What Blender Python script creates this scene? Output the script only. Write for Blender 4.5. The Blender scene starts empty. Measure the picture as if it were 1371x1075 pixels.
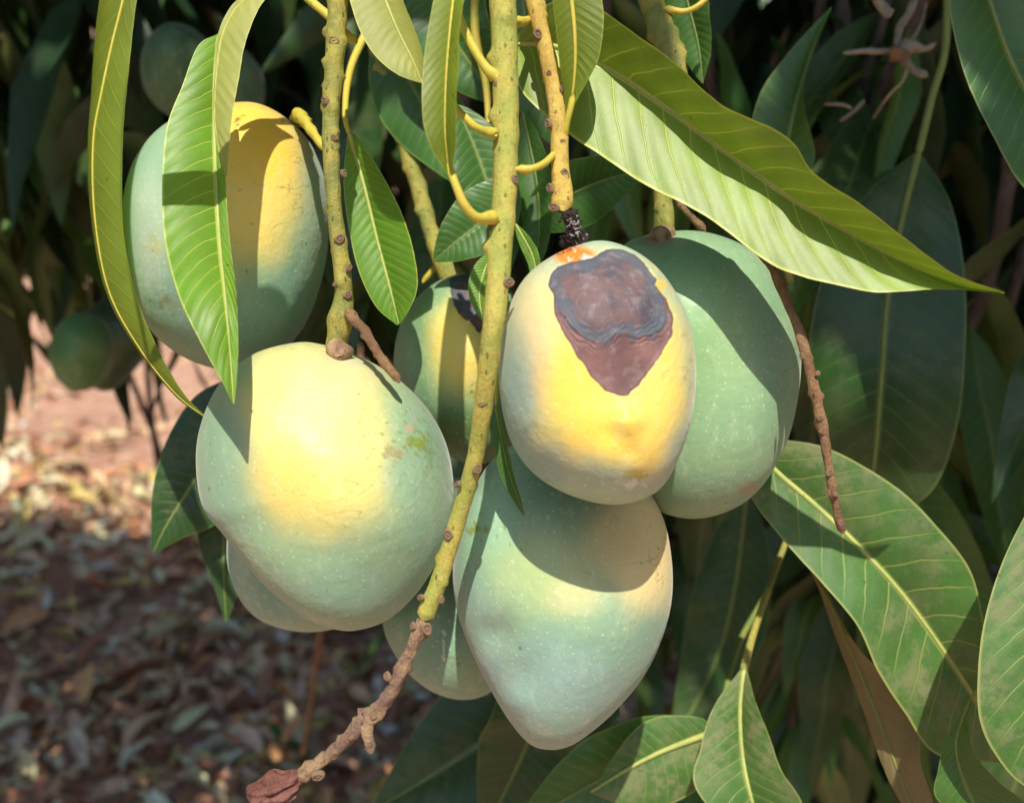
import bpy, math, random
import numpy as np
from mathutils import Vector, Matrix
random.seed(7); RNG = np.random.default_rng(7)
S = bpy.context.scene
COL = S.collection

# ------------------------------------------------------------------ camera, sky, sun, exposure
F = 1470.0                      # focal length in photograph pixels (photograph is 1371 x 1075)
CAM = np.array([0.0, 0.0, 1.25]); PITCH = math.radians(20)
CR = np.array([1.0, 0, 0]); CU = np.array([0, math.sin(PITCH), math.cos(PITCH)]); CF = np.array([0, math.cos(PITCH), -math.sin(PITCH)])
cd = bpy.data.cameras.new('camera'); cam = bpy.data.objects.new('camera', cd); COL.objects.link(cam)
cam.location = CAM.tolist(); cam.rotation_euler = (math.pi/2 - PITCH, 0, 0)
cd.sensor_width = 36; cd.lens = 36*F/1371; cd.clip_start = .01; cd.clip_end = 400
cd.dof.use_dof = True; cd.dof.focus_distance = .43; cd.dof.aperture_fstop = 8.4
S.camera = cam
SUN = .02*CR + .69*CU - .72*CF; SUN = SUN/np.linalg.norm(SUN)
w = bpy.data.worlds.new('World'); S.world = w; w.use_nodes = True
nt = w.node_tree; nt.nodes.clear()
sky = nt.nodes.new('ShaderNodeTexSky'); sky.sky_type = 'NISHITA'; sky.sun_disc = False
sky.sun_elevation = math.asin(SUN[2]); sky.sun_rotation = math.atan2(SUN[0], SUN[1])
bg = nt.nodes.new('ShaderNodeBackground'); bg.inputs[1].default_value = .15
wo = nt.nodes.new('ShaderNodeOutputWorld'); wm = nt.nodes.new('ShaderNodeMix'); wm.data_type = 'RGBA'; wm.blend_type = 'MULTIPLY'; wm.inputs[0].default_value = 1; wm.inputs[7].default_value = (.96, 1.0, .95, 1)   # tint on the sky light, balances the bluish shade
nt.links.new(sky.outputs[0], wm.inputs[6]); nt.links.new(wm.outputs[2], bg.inputs[0]); nt.links.new(bg.outputs[0], wo.inputs[0])
ld = bpy.data.lights.new('sun', 'SUN'); ld.energy = 4.1; ld.angle = math.radians(.5); ld.color = (1, .93, .80)
sun = bpy.data.objects.new('sun', ld); COL.objects.link(sun)
sun.rotation_euler = Vector((-SUN).tolist()).to_track_quat('-Z', 'Y').to_euler()
S.view_settings.view_transform = 'Standard'; S.view_settings.look = 'None'
S.view_settings.gamma = 1; S.view_settings.exposure = .5; S.view_settings.use_curve_mapping = False

# ------------------------------------------------------------------ helpers
def P(x, y, d):
    "world point seen at photograph pixel x, y at depth d metres"
    x = np.asarray(x, float); y = np.asarray(y, float); d = np.asarray(d, float)
    a = (x-685.5)/F*d; b = -(y-537.5)/F*d
    return CAM + a[..., None]*CR + b[..., None]*CU + d[..., None]*CF
def proj(p):
    q = p - CAM; d = q@CF
    return 685.5 + F*(q@CR)/d, 537.5 - F*(q@CU)/d, d
def lin(*c):
    c = np.array(c, float)/255
    return np.where(c <= .04045, c/12.92, ((c+.055)/1.055)**2.4)
def rgba(c): return (float(c[0]), float(c[1]), float(c[2]), 1)
def sm(a, b, x):
    t = np.clip((x-a)/(b-a), 0, 1); return t*t*(3-2*t)
def spline(pts, n, closed=False):
    "Catmull-Rom resampling evenly by chord length"
    p = np.array(pts, float)
    if closed: q = np.vstack([p[-1], p, p[0], p[1]])
    else: q = np.vstack([2*p[0]-p[1], p, 2*p[-1]-p[-2]])
    out = []
    for i in range(1, len(q)-2):
        t = np.linspace(0, 1, 24, endpoint=False)[:, None]
        a, b, c, d = q[i-1], q[i], q[i+1], q[i+2]
        out.append(.5*((2*b) + (-a+c)*t + (2*a-5*b+4*c-d)*t**2 + (-a+3*b-3*c+d)*t**3))
    out = np.vstack(out + [q[-2][None]])
    s = np.r_[0, np.cumsum(np.linalg.norm(np.diff(out, axis=0), axis=1))]
    u = np.linspace(0, s[-1], n + (1 if closed else 0))
    r = np.stack([np.interp(u, s, out[:, k]) for k in range(out.shape[1])], 1)
    return r[:-1] if closed else r
def mesh_obj(name, v, f, mat, parent=None, uv=None, loc=None, smooth=True, attrs=None):
    v = np.asarray(v, float)
    if loc is not None: v = v - np.asarray(loc)
    me = bpy.data.meshes.new(name)
    me.from_pydata(v.tolist(), [], f.tolist() if hasattr(f, 'tolist') else f)
    if smooth: me.polygons.foreach_set('use_smooth', [True]*len(me.polygons))
    li = None
    if uv is not None:
        li = np.empty(len(me.loops), np.int32); me.loops.foreach_get('vertex_index', li)
        l = me.uv_layers.new(name='UVMap'); l.data.foreach_set('uv', np.asarray(uv, float)[li].ravel())
    for k, a in (attrs or {}).items():
        a = np.asarray(a, float)
        if a.ndim == 2:
            at = me.color_attributes.new(k, 'FLOAT_COLOR', 'POINT'); at.data.foreach_set('color', np.c_[a, np.ones(len(a))].ravel())
        else:
            at = me.attributes.new(k, 'FLOAT', 'POINT'); at.data.foreach_set('value', a.ravel())
    if mat: me.materials.append(mat)
    me.update()
    o = bpy.data.objects.new(name, me); COL.objects.link(o)
    if loc is not None: o.location = np.asarray(loc, float).tolist()
    if parent is not None: attach(o, parent)
    return o
def world_mat(o):
    m = o.matrix_basis.copy()
    while o.parent: o = o.parent; m = o.matrix_basis @ m
    return m
def attach(o, parent):
    m = o.matrix_basis.copy(); o.parent = parent
    o.matrix_basis = world_mat(parent).inverted() @ m
def tag(o, label=None, cat=None, group=None, kind=None):
    for k, x in (('label', label), ('category', cat), ('group', group), ('kind', kind)):
        if x: o[k] = x
    return o
def thing(name, loc, label, cat, group=None):
    o = bpy.data.objects.new(name, None); COL.objects.link(o); o.location = np.asarray(loc, float).tolist(); o.empty_display_size = .01
    return tag(o, label, cat, group)
def grid_faces(n, m, closed=False):
    i, j = np.meshgrid(np.arange(n-1), np.arange(m if closed else m-1), indexing='ij')
    j2 = (j+1) % m
    return np.stack([i*m+j, i*m+j2, (i+1)*m+j2, (i+1)*m+j], -1).reshape(-1, 4)
def sdf(poly, x, y):
    "signed distance to polygon, positive inside"
    p = np.array(poly, float); n = len(p); d = np.full(x.shape, 1e9); s = np.zeros(x.shape, bool)
    for i in range(n):
        a, b = p[i], p[(i+1) % n]; e = b-a
        t = np.clip(((x-a[0])*e[0]+(y-a[1])*e[1])/(e@e), 0, 1)
        d = np.minimum(d, np.hypot(x-a[0]-t*e[0], y-a[1]-t*e[1]))
        c = ((a[1] > y) != (b[1] > y)) & (x < (b[0]-a[0])*(y-a[1])/(b[1]-a[1]+1e-12)+a[0])
        s ^= c
    return np.where(s, d, -d)

# ------------------------------------------------------------------ node helpers
class N:
    def __init__(s, name):
        s.m = bpy.data.materials.new(name); s.m.use_nodes = True; s.t = s.m.node_tree; s.t.nodes.clear()
    def n(s, ty, ins=None, **kw):
        o = s.t.nodes.new(ty)
        for k, x in kw.items(): setattr(o, k, x)
        for k, x in (ins or {}).items(): s.set(o.inputs[k], x)
        return o
    def set(s, i, x):
        if isinstance(x, bpy.types.NodeSocket): s.t.links.new(x, i)
        elif isinstance(x, bpy.types.Node): s.t.links.new(x.outputs[0], i)
        elif isinstance(x, np.ndarray): i.default_value = rgba(x)
        else: i.default_value = x
    def math(s, op, a, b=0.0, c=None):
        o = s.n('ShaderNodeMath', {0: a, 1: b}, operation=op)
        if c is not None: s.set(o.inputs[2], c)
        return o.outputs[0]
    def mix(s, f, a, b, bt='MIX'):
        o = s.n('ShaderNodeMix', data_type='RGBA', blend_type=bt); s.set(o.inputs[0], f); s.set(o.inputs[6], a); s.set(o.inputs[7], b); return o.outputs[2]
    def ramp(s, x, a, b, lo=0.0, hi=1.0):
        o = s.n('ShaderNodeMapRange', {0: x, 1: a, 2: b, 3: lo, 4: hi}, interpolation_type='SMOOTHSTEP'); return o.outputs[0]
    def noise(s, vec, sc, det=4, rough=.55, out=0):
        o = s.n('ShaderNodeTexNoise', {'Scale': sc, 'Detail': det, 'Roughness': rough}); 
        if vec is not None: s.set(o.inputs['Vector'], vec)
        return o.outputs[out]
    def vor(s, vec, sc, feature='F1', out=0, rnd=1.0):
        o = s.n('ShaderNodeTexVoronoi', {'Scale': sc, 'Randomness': rnd}, feature=feature)
        if vec is not None: s.set(o.inputs['Vector'], vec)
        return o.outputs[out]
    def bump(s, h, strength, dist, nrm=None):
        o = s.n('ShaderNodeBump', {'Height': h, 'Strength': strength, 'Distance': dist})
        if nrm is not None: s.set(o.inputs['Normal'], nrm)
        return o.outputs[0]
    def out(s, sh):
        o = s.n('ShaderNodeOutputMaterial'); s.set(o.inputs[0], sh); return s.m
    def obj(s): return s.n('ShaderNodeTexCoord').outputs['Object']

# ------------------------------------------------------------------ materials
def mango_material():
    m = N('mango_skin'); co = m.obj()
    pig = m.n('ShaderNodeAttribute', attribute_name='pigment').outputs['Color']
    lo = m.n('ShaderNodeAttribute', attribute_name='lesion').outputs['Fac']
    li = m.n('ShaderNodeAttribute', attribute_name='lesion_core').outputs['Fac']
    nb = m.noise(co, 28, 4); nf = m.noise(co, 160, 5, .65); nm = m.noise(co, 70, 4)
    c = m.mix(m.math('MULTIPLY', m.ramp(nb, .45, .72), .30), pig, m.mix(.6, pig, lin(190, 202, 150)))
    c = m.mix(m.math('MULTIPLY', m.ramp(nm, .5, .78), .22), c, m.mix(.5, c, lin(120, 160, 120)))
    # waxy bloom, rubbed off in fine streaks
    stretch = m.n('ShaderNodeMapping', {0: co, 3: (50, 50, 14)}); ns = m.noise(stretch.outputs[0], 5, 6, .7)
    c = m.mix(m.math('MULTIPLY', m.ramp(ns, .50, .74), .20), c, lin(205, 216, 198))
    c = m.mix(m.math('MULTIPLY', m.ramp(nf, .56, .75), .12), c, lin(105, 130, 80))
    # lenticels
    v = m.vor(co, 210, 'F1'); vr = m.n('ShaderNodeSeparateColor', {0: m.vor(co, 210, 'F1', 1)}).outputs[0]
    dot = m.math('MULTIPLY', m.ramp(v, .10, .17, 1, 0), m.math('GREATER_THAN', vr, .45))
    c = m.mix(m.math('MULTIPLY', dot, .24), c, lin(222, 226, 178))
    v3 = m.vor(co, 420, 'F1'); vr3 = m.n('ShaderNodeSeparateColor', {0: m.vor(co, 420, 'F1', 1)}).outputs[2]
    c = m.mix(m.math('MULTIPLY', m.math('MULTIPLY', m.ramp(v3, .14, .26, 1, 0), m.math('GREATER_THAN', vr3, .5)), .26), c, lin(216, 222, 176))
    v2 = m.vor(co, 75, 'F1'); vr2 = m.n('ShaderNodeSeparateColor', {0: m.vor(co, 75, 'F1', 1)}).outputs[1]
    dk = m.math('MULTIPLY', m.ramp(v2, .05, .10, 1, 0), m.math('GREATER_THAN', vr2, .78))
    c = m.mix(m.math('MULTIPLY', dk, .55), c, lin(92, 88, 52))
    # hairline scratches
    w1 = m.n('ShaderNodeMapping', {0: co, 2: (0.3, .9, 1.1), 3: (18, 60, 140)})
    sc = m.noise(w1.outputs[0], 1.0, 3, .4); sc = m.ramp(m.math('ABSOLUTE', m.math('SUBTRACT', sc, .5)), .0, .010, 1, 0)
    sc = m.math('MULTIPLY', sc, m.ramp(m.noise(co, 22, 2), .52, .62))
    c = m.mix(m.math('MULTIPLY', sc, .5), c, lin(110, 112, 62))
    # rot lesion
    e = m.math('ADD', lo, m.math('MULTIPLY', m.math('SUBTRACT', m.noise(co, 190, 4), .5), 5.0))
    ei = m.math('ADD', li, m.math('MULTIPLY', m.math('SUBTRACT', m.noise(co, 130, 5), .5), 9.0))
    les = m.mix(m.ramp(nm, .3, .7), lin(136, 98, 94), lin(108, 80, 80))
    core = m.mix(m.ramp(m.noise(co, 55, 7, .7), .40, .60), lin(74, 70, 80), lin(108, 84, 84))
    core = m.mix(m.ramp(nf, .45, .72, 0, .4), core, lin(112, 108, 118))
    stf = m.noise(m.n('ShaderNodeMapping', {0: co, 3: (420, 420, 40)}).outputs[0], 1.0, 4, .6); core = m.mix(m.ramp(stf, .56, .72, 0, .45), core, lin(140, 132, 140))
    rimm = m.ramp(m.math('ADD', ei, m.math('MULTIPLY', nm, -14.0)), 3, 14, 1, 0); core = m.mix(m.math('MULTIPLY', rimm, .8), core, lin(82, 90, 102))
    rings = m.math('SINE', m.math('MULTIPLY', m.math('ADD', ei, m.math('MULTIPLY', nm, 16.0)), 1.5)); near = m.math('MULTIPLY', m.ramp(ei, -14, -2), m.ramp(ei, 5, 14, 1, 0))
    ringm = m.math('MULTIPLY', m.math('MULTIPLY', m.ramp(rings, .5, 1), near), m.ramp(m.noise(co, 90, 3), .42, .58))
    les = m.mix(m.ramp(ei, -5, 3), les, core)
    les = m.mix(m.math('MULTIPLY', ringm, .65), les, lin(60, 56, 64))
    les = m.mix(m.math('MULTIPLY', m.ramp(nf, .5, .72), .35), les, lin(166, 150, 150))
    les = m.mix(m.math('MULTIPLY', m.ramp(e, 0, 4, .75, 0), m.ramp(nm, .3, .6, .4, 1)), les, lin(74, 48, 42))
    inles = m.ramp(e, -1.2, 1.2); c = m.mix(m.math('MULTIPLY', m.ramp(e, -9, 0), .35), c, lin(196, 150, 60)) if False else c; c = m.mix(inles, c, les)
    h = m.math('ADD', m.math('MULTIPLY', m.noise(co, 60, 5, .6), 1.0), m.math('MULTIPLY', m.noise(co, 260, 3), .28))
    h = m.math('ADD', h, m.math('MULTIPLY', dot, .05))
    h = m.math('SUBTRACT', h, m.math('MULTIPLY', m.ramp(e, 0, 5), .25))
    h = m.math('SUBTRACT', h, m.math('MULTIPLY', m.math('MULTIPLY', ringm, inles), .12))
    bp = m.bump(h, m.ramp(m.noise(co, 14, 3), .35, .65, .10, .32), .0036)
    p = m.n('ShaderNodeBsdfPrincipled', {'Base Color': c, 'Roughness': m.math('ADD', m.ramp(nm, .3, .7, .40, .56), m.math('MULTIPLY', inles, .25)), 'Normal': bp, 'Subsurface Weight': .12, 'Subsurface Scale': .004})
    p.inputs['Subsurface Radius'].default_value = (1, .7, .3); p.inputs['Specular IOR Level'].default_value = .42
    p.inputs['Sheen Weight'].default_value = .22; p.inputs['Sheen Roughness'].default_value = .4
    return m.out(p)
def leaf_material(name, up, under, vein, trans=.35, dust=0.0, rough=.38, nv=17, rim=None, veinamt=.6, tcol=None, dustc=None, spec=.5):
    m = N(name); uv = m.n('ShaderNodeUVMap').outputs[0]; co = m.obj()
    sx = m.n('ShaderNodeSeparateXYZ', {0: uv}); x, y = sx.outputs[0], sx.outputs[1]
    s = m.math('MULTIPLY_ADD', x, 2.0, -1.0); a = m.math('ABSOLUTE', s)
    ph = m.math('SUBTRACT', m.math('MULTIPLY', y, float(nv)), m.math('MULTIPLY', m.math('POWER', a, 1.2), 1.8))
    ph = m.math('ADD', ph, m.math('MULTIPLY', m.math('GREATER_THAN', s, 0.0), .43))
    ph = m.math('ADD', ph, m.math('MULTIPLY', m.noise(m.n('ShaderNodeCombineXYZ', {0: s, 1: m.math('MULTIPLY', y, 9.0)}).outputs[0], 1.3, 2), .35))
    d = m.math('ABSOLUTE', m.math('SUBTRACT', m.math('FRACT', ph), .5))
    vm = m.math('MULTIPLY', m.ramp(d, 0.015, .055, 1, 0), m.ramp(a, .55, .97, 1, .25))
    mid = m.ramp(a, .03, .075, 1, 0)
    net = m.vor(m.n('ShaderNodeMapping', {0: uv, 3: (60, 190, 1)}).outputs[0], 1.0, 'DISTANCE_TO_EDGE'); net = m.ramp(net, 0, .12, 1, 0)
    n1 = m.noise(co, 40, 4); n2 = m.noise(co, 260, 4, .7)
    cu = m.mix(m.ramp(n1, .3, .7), up*.82, up*1.2); cb = m.mix(m.ramp(n1, .3, .7), under*.88, under*1.15)
    cu = m.mix(m.math('MULTIPLY', m.ramp(d, .05, .5), .28), cu, up*.7)
    bf = m.n('ShaderNodeNewGeometry').outputs['Backfacing']
    c = m.mix(bf, cu, cb)
    c = m.mix(m.math('MULTIPLY', net, .16), c, vein)
    c = m.mix(m.math('MULTIPLY', vm, veinamt), c, vein)
    c = m.mix(m.math('MULTIPLY', mid, .85), c, vein)
    if rim is None: rim = vein
    c = m.mix(m.ramp(a, .955, .985, 0, .8), c, rim)
    # small specks and blemishes
    sp = m.vor(co, 150, 'F1'); spr = m.n('ShaderNodeSeparateColor', {0: m.vor(co, 150, 'F1', 1)}).outputs[0]
    c = m.mix(m.math('MULTIPLY', m.math('MULTIPLY', m.ramp(sp, .06, .16, 1, 0), m.math('GREATER_THAN', spr, .84)), .7), c, lin(70, 60, 30))
    rg = rough
    if dust > 0:
        nd = m.noise(co, 48, 9, .8); dm = m.math('MULTIPLY', m.math('MULTIPLY', m.ramp(nd, .44, .60), m.ramp(m.noise(co, 15, 3), .35, .6)), dust); dm = m.math('MULTIPLY', dm, m.ramp(d, .02, .12, .35, 1))
        dm = m.math('MAXIMUM', dm, m.math('MULTIPLY', m.ramp(n2, .55, .8), dust*.6))
        c = m.mix(dm, c, lin(150, 140, 108) if dustc is None else dustc); rg = m.math('ADD', m.math('MULTIPLY', dm, .4), rough)
    h = m.math('ADD', m.math('MULTIPLY', vm, -.5), m.math('MULTIPLY', net, -.03)); h = m.math('ADD', h, m.math('MULTIPLY', m.noise(co, 30, 3), .9))
    h = m.math('ADD', h, m.math('MULTIPLY', m.ramp(d, 0, .5), .2))
    bp = m.bump(h, .38, .001)
    p = m.n('ShaderNodeBsdfPrincipled', {'Base Color': c, 'Roughness': rg, 'Normal': bp}); p.inputs['Specular IOR Level'].default_value = spec
    if tcol is None: tcol = np.clip(up*np.array([3.2, 2.3, .7]), 0, .8)
    tc = m.mix(m.math('MULTIPLY', vm, .4), tcol, vein)
    t = m.n('ShaderNodeBsdfTranslucent', {'Color': tc, 'Normal': bp})
    mx = m.n('ShaderNodeMixShader', {0: trans}); m.set(mx.inputs[1], p); m.set(mx.inputs[2], t)
    return m.out(mx)
def bark_material(name, c1, c2, c3, sc=1.0, bumpd=.0015, rough=.6, amt=.5):
    m = N(name); co = m.obj()
    n1 = m.noise(co, 90*sc, 5, .6); n2 = m.noise(co, 700*sc, 5, .75)
    st = m.noise(m.n('ShaderNodeMapping', {0: co, 3: (700*sc, 700*sc, 130*sc)}).outputs[0], 1.0, 5, .7)
    c = m.mix(m.ramp(n1, .38, .62), c1, c2); c = m.mix(m.math('MULTIPLY', m.ramp(st, .52, .68), amt), c, c3)
    c = m.mix(m.math('MULTIPLY', m.ramp(n2, .56, .72), amt*.6), c, m.mix(.5, c, lin(226, 222, 190)))
    v = m.vor(m.n('ShaderNodeMapping', {0: co, 3: (1, 1, .35)}).outputs[0], 480*sc)
    vr = m.n('ShaderNodeSeparateColor', {0: m.vor(m.n('ShaderNodeMapping', {0: co, 3: (1, 1, .35)}).outputs[0], 480*sc, 'F1', 1)}).outputs[0]
    dm = m.math('MULTIPLY', m.ramp(v, .16, .28, 1, 0), m.math('GREATER_THAN', vr, .72))
    c = m.mix(m.math('MULTIPLY', dm, min(1, 1.3*amt)), c, c3*.7)
    h = m.math('ADD', n1, m.math('MULTIPLY', n2, .6)); h = m.math('ADD', h, m.math('MULTIPLY', st, .6)); h = m.math('ADD', h, m.math('MULTIPLY', dm, .4))
    p = m.n('ShaderNodeBsdfPrincipled', {'Base Color': c, 'Roughness': rough, 'Normal': m.bump(h, .75, bumpd)})
    return m.out(p)
def ground_material():
    m = N('dry_soil'); co = m.obj()
    n1 = m.noise(co, 2.2, 6, .6); n2 = m.noise(co, 22, 6, .7); n3 = m.noise(co, 90, 4, .7)
    c = m.mix(m.ramp(n1, .35, .65), lin(196, 150, 124), lin(172, 124, 100)); c = m.mix(m.ramp(n2, .4, .7), c, lin(220, 180, 154))
    c = m.mix(m.math('MULTIPLY', m.ramp(n3, .5, .7), .5), c, lin(104, 72, 54))
    p = m.n('ShaderNodeBsdfPrincipled', {'Base Color': c, 'Roughness': .95, 'Normal': m.bump(m.math('ADD', n2, m.math('MULTIPLY', n3, .4)), .8, .03)})
    return m.out(p)
def attr_material(name, rough=.8, trans=.0):
    m = N(name); co = m.obj(); c = m.n('ShaderNodeAttribute', attribute_name='pigment').outputs['Color']
    n = m.noise(co, 60, 4); c = m.mix(m.math('MULTIPLY', m.ramp(n, .35, .7), .4), c, m.mix(1.0, c, lin(150, 140, 130), 'MULTIPLY'))
    p = m.n('ShaderNodeBsdfPrincipled', {'Base Color': c, 'Roughness': rough})
    if trans:
        t = m.n('ShaderNodeBsdfTranslucent', {'Color': m.mix(1.0, c, np.array([1.6, 1.8, .7]), 'MULTIPLY')})
        mx = m.n('ShaderNodeMixShader', {0: trans}); m.set(mx.inputs[1], p); m.set(mx.inputs[2], t); return m.out(mx)
    return m.out(p)
M = dict(
    mango=mango_material(),
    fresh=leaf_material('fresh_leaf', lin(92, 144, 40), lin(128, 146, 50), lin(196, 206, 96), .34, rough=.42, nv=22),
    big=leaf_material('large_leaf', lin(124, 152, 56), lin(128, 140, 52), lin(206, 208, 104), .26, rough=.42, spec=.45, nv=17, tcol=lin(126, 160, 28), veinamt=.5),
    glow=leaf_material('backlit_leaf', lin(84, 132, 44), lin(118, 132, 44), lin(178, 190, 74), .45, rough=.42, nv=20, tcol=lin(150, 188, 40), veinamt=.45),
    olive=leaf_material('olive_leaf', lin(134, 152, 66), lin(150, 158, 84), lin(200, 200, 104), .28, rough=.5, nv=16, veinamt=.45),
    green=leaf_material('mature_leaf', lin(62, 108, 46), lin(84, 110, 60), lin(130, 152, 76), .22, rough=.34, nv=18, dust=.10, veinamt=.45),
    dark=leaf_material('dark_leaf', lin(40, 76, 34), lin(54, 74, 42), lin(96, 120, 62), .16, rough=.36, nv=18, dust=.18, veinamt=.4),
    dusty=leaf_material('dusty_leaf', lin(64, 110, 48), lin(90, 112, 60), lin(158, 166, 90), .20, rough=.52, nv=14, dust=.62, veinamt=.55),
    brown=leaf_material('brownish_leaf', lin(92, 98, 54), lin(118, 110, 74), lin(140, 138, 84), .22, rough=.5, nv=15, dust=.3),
    stalk=bark_material('green_stalk', lin(158, 164, 74), lin(184, 172, 82), lin(120, 104, 60)),
    stalk2=bark_material('olive_stalk', lin(132, 138, 66), lin(168, 158, 72), lin(112, 88, 60)),
    stalk3=bark_material('yellow_stalk', lin(190, 158, 72), lin(206, 178, 88), lin(120, 84, 56)),
    rib_dark=bark_material('green_midrib', lin(118, 136, 66), lin(132, 144, 72), lin(96, 110, 56), amt=.2, bumpd=.0004),
    rib_pale=bark_material('pale_midrib', lin(160, 170, 92), lin(176, 180, 100), lin(140, 146, 76), amt=.2, bumpd=.0004),
    petiole=bark_material('petiole', lin(186, 178, 66), lin(200, 178, 72), lin(150, 140, 60), amt=.2, bumpd=.0004),
    bark=bark_material('dry_bark', lin(138, 110, 94), lin(172, 142, 108), lin(84, 62, 54), bumpd=.005, rough=.85),
    twig=bark_material('brown_twig', lin(128, 94, 66), lin(156, 122, 86), lin(84, 60, 46), bumpd=.004, rough=.8),
    scar=bark_material('corky_scar', lin(178, 148, 118), lin(138, 108, 82), lin(76, 56, 44), 1.6, bumpd=.001, rough=.9),
    grey=bark_material('grey_bark', lin(150, 140, 120), lin(176, 166, 142), lin(92, 82, 66), bumpd=.004, rough=.9),
    limb=bark_material('limb_bark', lin(92, 80, 70), lin(112, 100, 88), lin(60, 50, 44), .3, bumpd=.01, rough=.95),
    crust=bark_material('black_crust', lin(38, 26, 24), lin(60, 42, 38), lin(20, 14, 14), 2, bumpd=.003, rough=.7),
    white=bark_material('white_wax', lin(188, 176, 176), lin(160, 146, 150), lin(110, 96, 98), 2, bumpd=.001, rough=.8),
    orange=bark_material('orange_sap', lin(206, 118, 24), lin(170, 84, 14), lin(96, 44, 16), 2, bumpd=.001, rough=.35),
    shrivel=bark_material('shrivelled_skin', lin(118, 72, 62), lin(142, 96, 86), lin(84, 48, 48), .8, bumpd=.004, rough=.5),
    soil=ground_material(), litter=attr_material('dry_litter', .85), foliage=attr_material('shaded_foliage', .5, .12), sprout=attr_material('sprout', .5, .2))

# ------------------------------------------------------------------ setting: ground and litter
gx = np.r_[-60, -20, np.linspace(-6, 6, 121), 20, 60]; gy = np.r_[-60, -10, np.linspace(-1, 9, 121), 25, 120]
GX, GY = np.meshgrid(gx, gy, indexing='ij')
def gz(x, y): return .03*np.sin(x*2.1+1.3)*np.cos(y*1.7) + .015*np.sin(x*6.3+y*4.1) + .008*np.sin(x*13-y*11)
tag(mesh_obj('ground', np.stack([GX, GY, gz(GX, GY)], -1).reshape(-1, 3), grid_faces(len(gx), len(gy))[:, ::-1], M['soil']), kind='structure')

def base_leaf(nl, nw, width, curl, droop, prof=1.0):
    "leaf of length 1 along +X, face up +Z"
    t = np.linspace(0, 1, nl); u = np.linspace(-1, 1, nw)
    T, U = np.meshgrid(t, u, indexing='ij')
    wd = width*np.sin(np.pi*np.clip(T, 0, 1)**.9)**prof*(1-.25*T)
    v = np.stack([T, U*wd/2, curl*wd*np.abs(U)**1.5 - droop*T**2 + .01*np.sin(T*17+U)], -1).reshape(-1, 3)
    return v, grid_faces(nl, nw)[:, ::-1], np.stack([(U+1)/2, T], -1).reshape(-1, 2)
def scatter(pos, rot, size, bases):
    "many leaves in one mesh: pos n3, rot n33, size n"
    V, Fc, UV, IDX = [], [], [], []; off = 0
    k = RNG.integers(0, len(bases), len(pos))
    for b, (bv, bf, bu) in enumerate(bases):
        s = np.where(k == b)[0]
        if not len(s): continue
        v = np.einsum('nij,vj->nvi', rot[s], bv)*size[s][:, None, None] + pos[s][:, None, :]
        f = bf[None] + (np.arange(len(s))*len(bv))[:, None, None] + off
        V.append(v.reshape(-1, 3)); Fc.append(f.reshape(-1, 4)); UV.append(np.tile(bu, (len(s), 1))); IDX.append(np.repeat(s, len(bv))); off += len(s)*len(bv)
    return np.vstack(V), np.vstack(Fc), np.vstack(UV), np.concatenate(IDX)
def rots(n, tilt, yaw=None, pitch=None):
    a = RNG.uniform(0, 2*np.pi, n) if yaw is None else yaw
    b = RNG.normal(0, tilt, n) if pitch is None else pitch
    c = RNG.normal(0, tilt, n)
    ca, sa, cb, sb, cc, sc = np.cos(a), np.sin(a), np.cos(b), np.sin(b), np.cos(c), np.sin(c); z = np.zeros(n); o = z+1
    Rz = np.stack([ca, -sa, z, sa, ca, z, z, z, o], -1).reshape(-1, 3, 3)
    Ry = np.stack([cb, z, sb, z, o, z, -sb, z, cb], -1).reshape(-1, 3, 3)
    Rx = np.stack([o, z, z, z, cc, -sc, z, sc, cc], -1).reshape(-1, 3, 3)
    return Rz@Ry@Rx
def pick(cols, n, jit=.25):
    c = np.array(cols)[RNG.integers(0, len(cols), n)]
    return c*(1+RNG.uniform(-jit, jit, (n, 1)))
def litter():
    n = 26000
    y = RNG.uniform(1.0, 5.5, n); x = RNG.uniform(-1, 1, n)*(.6+.55*y)
    clump = np.sin(x*3.1+y*2.3)+np.sin(x*7.7-y*5.1+2) + RNG.normal(0, .9, n)
    far = (y > 2.9)
    keep = ~(far & (clump < .9)); x, y = x[keep], y[keep]; n = len(x)
    z = gz(x, y) + RNG.uniform(.002, .035, n)
    bases = [base_leaf(7, 3, .30, .35, .1), base_leaf(7, 3, .26, -.4, -.15), base_leaf(7, 3, .34, .7, .25), base_leaf(5, 3, .45, .5, -.1)]
    V, Fc, UV, I = scatter(np.stack([x, y, z], -1), rots(n, .42), RNG.uniform(.02, .085, n)*(1+.7*(RNG.random(n) < .12)), bases)
    c = np.array([2.0, 1.66, 1.38])*pick([lin(204, 164, 142), lin(184, 146, 126), lin(200, 164, 142), lin(128, 98, 84), lin(166, 146, 136), lin(190, 130, 98), lin(110, 84, 70), lin(214, 188, 168), lin(150, 146, 96)], n)
    tag(mesh_obj('leaf_litter', V, Fc, M['litter'], attrs={'pigment': np.minimum(c, .74)[I]}), 'dry brown leaf litter strewn over the bare pinkish soil', 'leaf litter', kind='stuff')
litter()

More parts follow.
